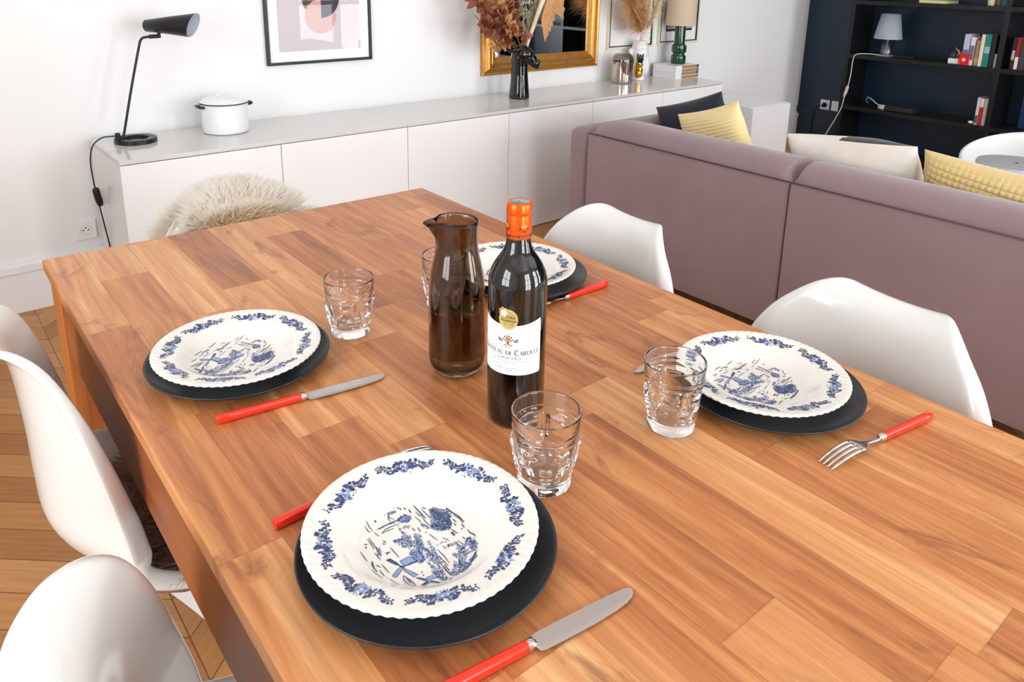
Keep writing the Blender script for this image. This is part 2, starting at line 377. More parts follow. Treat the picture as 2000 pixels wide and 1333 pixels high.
# ------------------------------------------------------------------ moulded cantilever chairs
def interp(tab, t, k):
    # catmull rom through table rows
    n = len(tab) - 1; f = t * n; i = min(int(f), n - 1); q = f - i
    a, b, c, d = (tab[max(0, min(n, j))][k] for j in (i - 1, i, i + 1, i + 2))
    return 0.5 * (2 * b + (c - a) * q + (2 * a - 5 * b + 4 * c - d) * q * q + (3 * b - a - 3 * c + d) * q ** 3)
#        x      z     halfw  cup   flange(outward roll)
PAN = [(-0.291, 0.786, 0.042, 0.0, 0.0), (-0.279, 0.801, 0.062, 0.002, 0.001), (-0.264, 0.81, 0.082, 0.005, 0.005), (-0.247, 0.806, 0.111, 0.013, 0.012),
       (-0.232, 0.784, 0.146, 0.025, 0.02), (-0.223, 0.747, 0.186, 0.036, 0.028), (-0.218, 0.695, 0.217, 0.05, 0.036), (-0.215, 0.628, 0.235, 0.065, 0.040),
       (-0.214, 0.553, 0.238, 0.081, 0.040), (-0.208, 0.486, 0.243, 0.086, 0.036), (-0.17, 0.436, 0.250, 0.074, 0.028), (-0.09, 0.414, 0.258, 0.050, 0.02),
       (0.02, 0.412, 0.264, 0.030, 0.012), (0.12, 0.422, 0.266, 0.016, 0.008), (0.195, 0.432, 0.264, 0.008, 0.004), (0.238, 0.42, 0.248, -0.01, 0.0),
       (0.252, 0.385, 0.242, -0.034, 0.0), (0.24, 0.32, 0.228, -0.07, 0.0), (0.205, 0.22, 0.212, -0.11, 0.0), (0.16, 0.125, 0.212, -0.15, 0.0),
       (0.12, 0.06, 0.228, -0.185, 0.01), (0.09, 0.022, 0.25, -0.215, 0.02), (0.07, 0.004, 0.268, -0.235, 0.02)]
def chair_mesh():
    NV, NU = 84, 44; V = []; F = []
    for j in range(NV + 1):
        t = j / NV
        x, z, hw, cup, fl = (interp(PAN, t, k) for k in range(5))
        x2, z2 = interp(PAN, min(1, t + .004), 0), interp(PAN, min(1, t + .004), 1)
        x1, z1 = interp(PAN, max(0, t - .004), 0), interp(PAN, max(0, t - .004), 1)
        d = Vector((x2 - x1, 0, z2 - z1)).normalized()
        n = Vector((-d.z, 0, d.x))                   # towards the sitter
        for i in range(NU + 1):
            u = -1 + 2 * i / NU; a = abs(u)
            if a < 0.80: g = (a / 0.80) ** 2.1 ; y = a / 0.80 * (1 - fl / hw * 1.0)
            else:
                q = (a - 0.80) / 0.20
                g = 1 + 0.12 * math.sin(q * PI) - 0.25 * q * q; y = (1 - fl / hw) + q * fl / hw * (1.0)
            P = Vector((x, 0, z)) + n * cup * g; P.y = math.copysign(y * hw, u)
            if P.z < 0.004: P.z = 0.004
            V.append(P)
    for j in range(NV):
        for i in range(NU):
            k = j * (NU + 1) + i; F.append((k, k + 1, k + NU + 2, k + NU + 1))
    return V, F
def make_chair():
    V, F = chair_mesh(); o = mesh('moulded_chair', V, F, M_chair)
    s = o.modifiers.new('thickness', 'SOLIDIFY'); s.thickness = 0.009; s.offset = 0
    s = o.modifiers.new('smooth', 'SUBSURF'); s.levels = 1; s.render_levels = 1
    return o
chair = make_chair()
tag(chair, 'white moulded plastic chair left of the table carrying the shaggy brown seat pad', 'chair', 'white moulded chairs around the table', (0.296, 1.250, 0), 0.040); chair.scale = (1, .95, 1.015)
def chair_copy(loc, rz, label):
    c = chair.copy(); COL.objects.link(c); c.scale = (1, 1, 1); tag(c, label, 'chair', 'white moulded chairs around the table', loc, rz)
    return c
chair_copy((0.277, 0.557, 0), -0.077, 'white moulded plastic chair in the lower left corner nearest the camera')
chair_copy((0.967, 1.096, 0), PI - 0.067, 'white moulded plastic chair right of the table opposite the wine bottle, nearer the white cabinets')
chair_copy((0.996, 0.535, 0), PI - 0.100, 'white moulded plastic chair right of the table beside the plate with the fork')
chair_copy((0.668, 1.765, 0), -PI / 2, 'white moulded plastic chair at the far end of the table under the cream sheepskin').scale = (1, 1, .88)

# ------------------------------------------------------------------ fur
def strands(mb, roots, length, width, segs, m, rng, droop, curl=0.3, clump=None):
    for (p, n) in roots:
        p = Vector(p); n = Vector(n); L = length * rng.uniform(0.65, 1.2)
        d = (n + Vector((rng.gauss(0, curl), rng.gauss(0, curl), rng.gauss(0, curl)))).normalized()
        side = d.cross(Vector((rng.gauss(0, 1), rng.gauss(0, 1), rng.gauss(0, 1)))).normalized()
        bend = Vector((rng.gauss(0, .5), rng.gauss(0, .5), 0))
        k = len(mb.v)
        for s in range(segs + 1):
            t = s / segs; w = width * (1 - t) ** 0.7
            q = p + d * (L * t) + (Vector((0, 0, -droop)) + bend * droop * .8) * (L * t * t)
            if s == segs: mb.v.append(tuple(q))
            else: mb.v.append(tuple(q - side * w)); mb.v.append(tuple(q + side * w))
        for s in range(segs - 1):
            mb.f.append((k + 2 * s, k + 2 * s + 1, k + 2 * s + 3, k + 2 * s + 2)); mb.m.append(m)
        mb.f.append((k + 2 * segs - 2, k + 2 * segs - 1, k + 2 * segs)); mb.m.append(m)
M_fur = mat('cream_sheep_wool', (255, 251, 245), 0.8, var=(7, 0.03))
M_fur2 = mat('honey_cream_wool_roots', (254, 241, 218), 0.8)
def woolmat(m, t):
    nt = m.node_tree; b = nt.nodes['Principled BSDF']; out = [n for n in nt.nodes if n.type == 'OUTPUT_MATERIAL'][0]
    tr = nt.nodes.new('ShaderNodeBsdfTranslucent'); tr.inputs[0].default_value = b.inputs['Base Color'].default_value[:]
    if b.inputs['Base Color'].links: nt.links.new(b.inputs['Base Color'].links[0].from_socket, tr.inputs[0])
    mx = nt.nodes.new('ShaderNodeMixShader'); mx.inputs[0].default_value = t
    nt.links.new(b.outputs[0], mx.inputs[1]); nt.links.new(tr.outputs[0], mx.inputs[2]); nt.links.new(mx.outputs[0], out.inputs[0])
woolmat(M_fur, .6); woolmat(M_fur2, .5)
M_hide = mat('tan_sheepskin_hide', (248, 238, 226), 0.8)
M_bfur = mat('chocolate_brown_wool', (186, 156, 138), 0.9, var=(25, 0.35))
woolmat(M_bfur, .35)
def sheepskin():
    # the skin hangs over the back of the far chair (local x forward = world -Y, local y = world +X)
    rng = random.Random(5)
    root = thing('sheepskin', 'cream white long haired sheepskin draped over the chair at the far end of the table', 'sheepskin', (0.668, 1.765, 0), -PI / 2); root.scale = (1, 1.06, .935)
    NV, NU = 40, 36
    def hwf(v): return .06 + .175 * math.sin(min(1, (v + .02) / .62) * PI / 2) ** .75
    def front(u, v):        # v 0 at the crest, 1 at the seat
        z = .812 - .40 * v; t = u * hwf(v)
        return Vector((-.190 + .045 * v + .055 * u * u * (.3 + v), t, z - .05 * abs(u) ** 3 * (1 - v)))
    def back(u, v):
        z = .812 - .26 * v; return Vector((-.275 - .06 * math.sin(min(1, v * 3) * PI / 2), u * (hwf(v) * .66), z - .05 * abs(u) ** 3 * (1 - v)))
    def pt(u, w):           # w -1 (back hem) .. 0 crest .. 1 (front hem)
        s = min(1, abs(w) / .12); A = front(u, max(w, 0)) if w >= 0 else back(u, -w)
        if abs(w) < .12:
            f, k = front(u, .12), back(u, .12); q = (w / .12 + 1) / 2; A = k.lerp(f, q); A.z = max(f.z, k.z) + .022 * math.sin(q * PI) ** .7; A.y = (k.y * (1 - q) + f.y * q) * (1 - .15 * math.sin(q * PI))
        return A
    V = []; F = []
    for j in range(NV + 1):
        for i in range(NU + 1): V.append(pt(-1 + 2 * i / NU, -1 + 2 * j / NV))
    for j in range(NV):
        for i in range(NU):
            k = j * (NU + 1) + i; F.append((k, k + 1, k + NU + 2, k + NU + 1))
    h = mesh('hide', V, F, M_hide, root); s = h.modifiers.new('t', 'SOLIDIFY'); s.thickness = 0.005; s.offset = 0
    mb = MB(); Cn = Vector((-.20, 0, .60))
    for c in range(19000):
        u = rng.uniform(-1, 1); w = rng.uniform(-.6, 1) if rng.random() < .7 else rng.uniform(-.2, .35)
        if rng.random() < .24: u = math.copysign(1 - rng.random() * .06, u)
        p = pt(u, w)
        if w < .8 and w > .12: n = Vector((.9, 0, .25))
        elif w < -.12: n = Vector((-.9, 0, .2))
        else: n = Vector((w * 4, 0, 1))
        out = Vector((0, p.y - Cn.y, (p.z - Cn.z) * .9)); out = out / (out.length + 1e-6)
        edge = min(1, math.hypot(p.y / .24, max(0, p.z - Cn.z) / .22))
        n = (n * (1.05 - .75 * edge) + out * (.25 + 1.0 * edge ** 2)).normalized()
        core = math.hypot(p.y / .16, (p.z - .63) / .12) < 1 and w > 0
        strands(mb, [(p, n)], 0.058, 0.0017, 4, 1 if core and rng.random() < .75 else 0, rng, 0.22, 0.20)
    mb.build('wool', [M_fur, M_fur2], root)
sheepskin()
def brownpad():
    rng = random.Random(9)
    root = thing('fur_seat_pad', 'shaggy chocolate brown fur pad lying on the left chair seat', 'seat pad', (0.305, 1.195, 0.004))
    mb0 = MB(); n = 40; V = [(0.03, 0, .452)]
    ring = []
    for i in range(n):
        a = 2 * PI * i / n; r = 0.19 + .012 * math.sin(5 * a + 1)
        ring.append((r, a))
    v = []; f = []
    for k, s in enumerate((0.0, 0.5, 0.9, 1.0, 1.0, .9, .3)):
        zz = (.470, .472, .464, .452, .438, .430, .430)[k]
        for r, a in ring: v.append((.03 + r * s * math.cos(a), r * s * math.sin(a) * 1.12, zz))
    for k in range(6):
        for i in range(n): f.append((k * n + i, k * n + (i + 1) % n, (k + 1) * n + (i + 1) % n, (k + 1) * n + i))
    mesh('pad', v, f, M_bfur, root)
    mb = MB(); cl = [(rng.uniform(0, 2 * PI), math.sqrt(rng.random())) for _ in range(420)]
    for a0, s0 in cl:
        r0 = 0.19 * s0; cx, cy = .03 + r0 * math.cos(a0), r0 * math.sin(a0) * 1.12
        da = rng.uniform(0, 2 * PI); dr = Vector((math.cos(da), math.sin(da), rng.uniform(.15, .6))).normalized()
        if s0 > .8: dr = (dr + Vector((math.cos(a0), math.sin(a0), 0)) * 1.3).normalized()
        for _ in range(22):
            p = (cx + rng.gauss(0, .010), cy + rng.gauss(0, .010), .464 - .02 * (s0 > .93))
            n_ = dr + Vector((rng.gauss(0, .09), rng.gauss(0, .09), .35))
            strands(mb, [(p, n_.normalized())], 0.052, 0.0013, 4, 0, rng, 0.35, 0.06)
    mb.build('wool', M_bfur, root)
brownpad()
# ------------------------------------------------------------------ crockery
def plate_radial(r, z, a, amp, k):
    return r
PITCH = []   # traced lines of the landscape scene in plate coordinates
# strokes in millimetres from the plate centre, x to the right, y away; (points, width mm, colour index)
SCN = [('l',0.6,3,[(-33.7,55.0),(-33.7,49.0),(-33.7,41.0)]),('l',0.6,3,[(-37.7,50.0),(-37.7,44.0),(-36.7,40.0)]),('l',0.6,3,[(-32.7,39.0),(-32.7,35.0),(-31.7,31.0)]),('l',0.9,3,[(-24.7,53.0),(-24.7,50.0)]),('l',0.6,3,[(-41.7,35.0),(-41.7,26.0),(-42.7,15.0),(-43.7,5.0)]),('l',0.6,3,[(-43.7,34.0),(-43.7,26.0),(-44.7,18.0)]),('b',2.2,0,[(-41.7,20.0),(-39.7,16.0),(-42.7,7.0),(-45.7,4.0),(-45.7,10.0)]),('l',0.6,3,[(-46.7,14.0),(-46.7,8.0),(-46.7,1.0)]),('l',0.6,3,[(-58.7,21.0),(-58.7,14.0),(-58.7,6.0)]),('l',1.2,3,[(-54.7,4.0),(-56.7,0.0),(-57.7,-6.0)]),('l',0.6,3,[(-57.7,-6.0),(-57.7,-11.0)]),('l',0.6,3,[(-53.7,-2.0),(-51.7,-7.0)]),('l',0.6,3,[(-48.7,-4.0),(-48.7,-11.0),(-48.7,-19.0)]),('l',0.6,3,[(-60.7,-6.0),(-60.7,-13.0),(-59.7,-19.0),(-58.7,-24.0)]),('l',0.6,3,[(-54.7,-10.0),(-54.7,-15.0),(-54.7,-20.0)]),('l',0.6,3,[(-52.7,-27.0),(-51.7,-34.0),(-50.7,-41.0)]),('l',0.6,3,[(-30.7,11.0),(-30.7,3.0),(-30.7,-7.0)]),('l',0.7,3,[(-31.7,23.0),(-30.7,19.0)]),('l',0.7,3,[(-33.7,21.0),(-33.7,18.0),(-31.7,18.0)]),('l',0.8,3,[(-49.7,29.0),(-47.7,27.0)]),('l',0.8,3,[(-50.7,26.0),(-50.7,23.0),(-49.7,24.0)]),('l',0.7,3,[(-38.7,7.0),(-35.7,6.0),(-33.7,5.0)]),('l',0.7,3,[(-35.7,6.0),(-38.7,4.0)]),('b',2.8,0,[(-12.7,55.0),(-7.7,55.0),(-0.7,54.0),(1.3,51.0),(-4.7,51.0),(-8.7,52.0)]),('l',0.6,3,[(-8.7,53.0),(-11.7,47.0),(-11.7,43.0)]),('l',0.6,3,[(-8.7,53.0),(-9.7,48.0),(-6.7,43.0)]),('b',3.2,0,[(-2.7,43.0),(3.3,44.0),(8.3,41.0),(10.3,36.0),(6.3,32.0),(1.3,31.0),(-3.7,35.0),(-5.7,39.0)]),('p',0.4,2,[(-0.7,42.0),(6.3,41.0),(8.3,36.0),(4.3,32.0),(-2.7,36.0),(-5.7,40.0)]),('l',0.9,3,[(-28.7,41.0),(-18.7,41.0),(-9.7,41.0),(-2.7,40.0)]),('l',0.7,3,[(-26.7,40.0),(-16.7,41.0),(-6.7,38.0)]),('l',0.7,3,[(-27.7,33.0),(-21.7,36.0),(-14.7,36.0),(-5.7,34.0)]),('l',0.6,3,[(-27.7,33.0),(-20.7,33.0),(-13.7,32.0)]),('l',0.8,3,[(0.3,57.0),(0.3,56.0)]),('l',0.8,3,[(4.3,56.0),(5.3,54.0)]),('l',0.8,3,[(6.3,54.0),(6.3,51.0)]),('l',0.8,3,[(10.3,52.0),(10.3,49.0)]),('l',0.8,3,[(13.3,47.0),(12.3,41.0)]),('l',0.8,3,[(26.3,41.0),(28.3,37.0)]),('l',0.9,3,[(20.3,49.0),(20.3,42.0),(20.3,32.0),(20.3,24.0)]),('l',0.6,3,[(17.3,40.0),(17.3,34.0),(17.3,29.0)]),('l',0.6,3,[(24.3,39.0),(24.3,30.0),(24.3,24.0)]),('l',0.6,3,[(19.3,33.0),(17.3,21.0),(18.3,9.0)]),('l',0.6,3,[(12.3,34.0),(13.3,26.0),(13.3,22.0)]),('l',0.6,3,[(1.3,21.0),(1.3,15.0)]),('l',0.6,3,[(6.3,18.0),(5.3,11.0)]),('l',0.6,3,[(24.3,34.0),(24.3,22.0)]),('b',3.4,3,[(30.3,33.0),(35.3,34.0),(40.3,27.0),(46.3,23.0),(47.3,15.0),(39.3,7.0),(36.3,0.0),(30.3,-5.0),(23.3,-2.0),(18.3,4.0),(16.3,11.0),(22.3,17.0)]),('b',2.2,0,[(23.3,14.0),(33.3,13.0),(39.3,5.0),(33.3,-4.0),(24.3,-2.0),(19.3,4.0)]),('b',3.0,5,[(10.3,22.0),(14.3,19.0),(16.3,11.0),(18.3,6.0),(12.3,12.0),(10.3,17.0)]),('l',0.55,3,[(30.3,34.0),(29.3,23.0),(28.3,14.0)]),('l',0.55,3,[(32.3,32.0),(31.3,21.0),(29.3,13.0)]),('l',0.55,3,[(34.3,29.0),(32.3,19.0),(30.3,11.0)]),('l',0.55,3,[(35.3,27.0),(33.3,16.0),(32.3,9.0)]),('l',0.55,3,[(37.3,25.0),(35.3,14.0),(33.3,7.0)]),('l',0.55,3,[(38.3,23.0),(36.3,12.0),(34.3,5.0)]),('l',0.55,3,[(40.3,21.0),(38.3,10.0),(36.3,3.0)]),('l',0.55,3,[(42.3,19.0),(39.3,7.0),(37.3,1.0)]),('l',1.0,3,[(46.3,24.0),(47.3,15.0),(49.3,6.0),(49.3,-5.0)]),('l',0.7,3,[(46.3,11.0),(48.3,2.0),(47.3,-6.0)]),('l',0.7,3,[(42.3,6.0),(42.3,0.0)]),('l',0.7,3,[(39.3,0.0),(39.3,-4.0)]),('l',0.7,3,[(32.3,-5.0),(33.3,-10.0),(34.3,-15.0)]),('l',0.7,3,[(29.3,-9.0),(29.3,-15.0)]),('l',0.7,3,[(31.3,-9.0),(30.3,-15.0)]),('l',0.7,3,[(45.3,-6.0),(44.3,-12.0)]),('l',0.7,3,[(41.3,-11.0),(41.3,-13.0)]),('l',0.7,3,[(45.3,-17.0),(44.3,-23.0)]),('l',0.7,3,[(45.3,-22.0),(45.3,-26.0)]),('l',0.7,3,[(46.3,-25.0),(45.3,-30.0)]),('l',0.6,3,[(10.3,3.0),(11.3,-3.0),(12.3,-10.0)]),('l',0.8,3,[(9.3,8.0),(9.3,6.0)]),('l',0.6,3,[(18.3,-10.0),(20.3,-14.0),(21.3,-18.0)]),('l',0.6,3,[(28.3,-23.0),(29.3,-29.0),(30.3,-34.0)]),('l',0.6,3,[(35.3,-22.0),(35.3,-26.0)]),('b',2.6,0,[(-8.7,32.0),(-8.7,25.0),(-8.7,17.0),(-10.7,16.0),(-11.7,24.0),(-10.7,30.0)]),('b',2.4,0,[(-5.7,30.0),(0.3,27.0),(0.3,23.0),(-3.7,23.0),(-6.7,26.0)]),('b',3.0,0,[(-23.7,18.0),(-19.7,16.0),(-11.7,17.0),(-6.7,14.0),(-7.7,7.0),(-10.7,0.0),(-15.7,-3.0),(-19.7,2.0),(-22.7,8.0),(-24.7,12.0)]),('b',2.8,0,[(-0.7,15.0),(0.3,11.0),(3.3,8.0),(1.3,1.0),(-2.7,-1.0),(-5.7,5.0)]),('b',3.2,0,[(-8.7,6.0),(-0.7,0.0),(-2.7,-9.0),(-8.7,-14.0),(-11.7,-24.0),(-17.7,-27.0),(-19.7,-21.0),(-21.7,-11.0),(-17.7,-6.0),(-11.7,-5.0)]),('p',0.4,2,[(-18.7,-8.0),(-11.7,-11.0),(-11.7,-21.0),(-14.7,-25.0),(-18.7,-24.0),(-20.7,-18.0)]),('b',2.4,0,[(-3.7,-10.0),(1.3,-19.0),(2.3,-30.0),(-1.7,-39.0),(-6.7,-39.0),(-9.7,-28.0),(-8.7,-19.0)]),('b',2.2,0,[(4.3,-4.0),(5.3,-12.0),(4.3,-23.0),(1.3,-19.0),(1.3,-10.0)]),('l',0.6,3,[(-4.7,-9.0),(-3.7,-16.0),(-2.7,-23.0),(-4.7,-28.0)]),('l',0.6,3,[(5.3,-21.0),(5.3,-32.0),(4.3,-43.0)]),('l',0.6,3,[(1.3,-31.0),(1.3,-39.0),(1.3,-45.0)]),('l',0.6,3,[(-2.7,-37.0),(-3.7,-48.0),(-4.7,-58.0)]),('l',0.6,3,[(-2.7,-43.0),(-3.7,-52.0),(-4.7,-65.0)]),('l',0.6,3,[(-0.7,-42.0),(-1.7,-52.0)]),('b',2.6,0,[(7.3,-15.0),(14.3,-15.0),(21.3,-17.0),(17.3,-17.0),(10.3,-16.0)]),('b',2.6,0,[(11.3,-21.0),(18.3,-21.0),(26.3,-24.0),(25.3,-28.0),(21.3,-26.0),(14.3,-24.0),(8.3,-26.0)]),('b',2.6,0,[(25.3,-27.0),(29.3,-33.0),(29.3,-42.0),(23.3,-46.0),(17.3,-50.0),(15.3,-45.0),(12.3,-38.0),(13.3,-35.0),(19.3,-34.0)]),('b',3.2,0,[(36.3,-26.0),(41.3,-27.0),(42.3,-36.0),(38.3,-43.0),(33.3,-47.0),(30.3,-42.0),(30.3,-32.0)]),('b',3.0,0,[(8.3,-44.0),(14.3,-46.0),(18.3,-53.0),(33.3,-47.0),(29.3,-54.0),(17.3,-61.0),(8.3,-64.0),(-0.7,-65.0),(-5.7,-61.0),(-1.7,-51.0),(3.3,-52.0)]),('l',0.9,3,[(34.3,-47.0),(25.3,-53.0),(17.3,-59.0),(7.3,-64.0)]),('l',0.6,3,[(26.3,-44.0),(34.3,-45.0)]),('l',1.0,3,[(14.3,-44.0),(11.3,-53.0),(12.3,-62.0)]),('b',2.8,0,[(-12.7,-24.0),(-10.7,-33.0),(-9.7,-38.0),(-4.7,-41.0),(-6.7,-49.0),(-7.7,-58.0),(-11.7,-61.0),(-15.7,-52.0),(-15.7,-45.0),(-12.7,-34.0)]),('p',0.4,2,[(-32.7,-11.0),(-22.7,-11.0),(-19.7,-17.0),(-20.7,-22.0),(-27.7,-21.0),(-32.7,-19.0)]),('p',0.4,1,[(-42.7,-2.0),(-38.7,-2.0),(-35.7,-13.0),(-37.7,-14.0)]),('p',0.4,2,[(-34.7,-21.0),(-27.7,-37.0),(-32.7,-37.0),(-35.7,-24.0)]),('p',0.4,2,[(-48.7,-24.0),(-37.7,-18.0),(-35.7,-21.0),(-46.7,-28.0)]),('l',1.0,3,[(-36.7,-9.0),(-35.7,-19.0),(-32.7,-19.0)]),('l',1.2,3,[(-35.7,-17.0),(-33.7,-21.0)]),('l',0.8,3,[(-32.7,-20.0),(-24.7,-20.0),(-18.7,-22.0)]),('p',0.4,1,[(-31.7,-39.0),(-28.7,-41.0),(-24.7,-48.0),(-26.7,-49.0)]),('p',0.4,1,[(-22.7,-52.0),(-18.7,-61.0),(-20.7,-62.0),(-24.7,-52.0)]),('p',0.4,1,[(-34.7,-53.0),(-25.7,-50.0),(-24.7,-52.0),(-32.7,-56.0)]),('p',0.4,2,[(-23.7,-45.0),(-16.7,-46.0),(-18.7,-51.0),(-24.7,-50.0)]),('l',0.8,3,[(-15.7,-45.0),(-13.7,-44.0),(-11.7,-46.0)]),('b',2.6,0,[(-14.7,-43.0),(-10.7,-48.0),(-15.7,-55.0),(-17.7,-52.0)]),('b',2.6,0,[(-14.7,-52.0),(-10.7,-59.0),(-6.7,-64.0),(-8.7,-65.0),(-15.7,-61.0)]),('l',0.8,3,[(-39.7,-29.0),(-38.7,-34.0),(-37.7,-40.0),(-37.7,-46.0),(-38.7,-50.0)]),('l',0.8,3,[(-39.7,-29.0),(-42.7,-35.0),(-42.7,-44.0),(-40.7,-50.0),(-38.7,-56.0)]),('l',0.5,3,[(-39.7,-35.0),(-39.7,-43.0)]),('l',0.8,3,[(-23.7,-36.0),(-22.7,-37.0)]),('l',0.8,3,[(-24.7,-40.0),(-23.7,-41.0)])]
def soup_height(r):
    # upper surface of the soup plate above its own foot, r in metres
    P = [(0, .0055), (.050, .0058), (.060, .0075), (.072, .0150), (.079, .0205), (.083, .0226), (.095, .0252), (.105, .0272), (.112, .0288), (.1176, .0290)]
    for (a, b), (c, d) in zip(P, P[1:]):
        if r <= c: t = (r - a) / (c - a); return b + (d - b) * t
    return P[-1][1]
def poly_strip(mb, pts, w, m, lift, taper=True, hf=soup_height):
    P = [Vector((p[0], p[1], 0)) for p in pts]; k = len(mb.v); n = len(P)
    for i, p in enumerate(P):
        t = (P[min(i + 1, n - 1)] - P[max(i - 1, 0)]); t = t.normalized() if t.length else Vector((1, 0, 0))
        s = Vector((-t.y, t.x, 0)); ww = w / 2 * ((0.35 + 0.65 * math.sin(PI * (i + .3) / (n - .4))) if taper and n > 2 else 1)
        for q in (p - s * ww, p + s * ww): mb.v.append((q.x, q.y, hf(math.hypot(q.x, q.y)) + lift))
    for i in range(n - 1): mb.f.append((k + 2 * i, k + 2 * i + 2, k + 2 * i + 3, k + 2 * i + 1)); mb.m.append(m)
def blob(mb, c, r, m, lift, rng, hf=soup_height, n=9, j=.35, ex=1.0, ang=0.0):
    k = len(mb.v); mb.v.append((c[0], c[1], hf(math.hypot(*c)) + lift)); ca, sa = math.cos(ang), math.sin(ang)
    for i in range(n):
        a = 2 * PI * i / n; rr = r * (1 + rng.uniform(-j, j)); x, y = rr * math.cos(a) * ex, rr * math.sin(a)
        q = (c[0] + x * ca - y * sa, c[1] + x * sa + y * ca); mb.v.append((q[0], q[1], hf(math.hypot(*q)) + lift))
    for i in range(n): mb.f.append((k, k + 1 + i, k + 1 + (i + 1) % n)); mb.m.append(m)
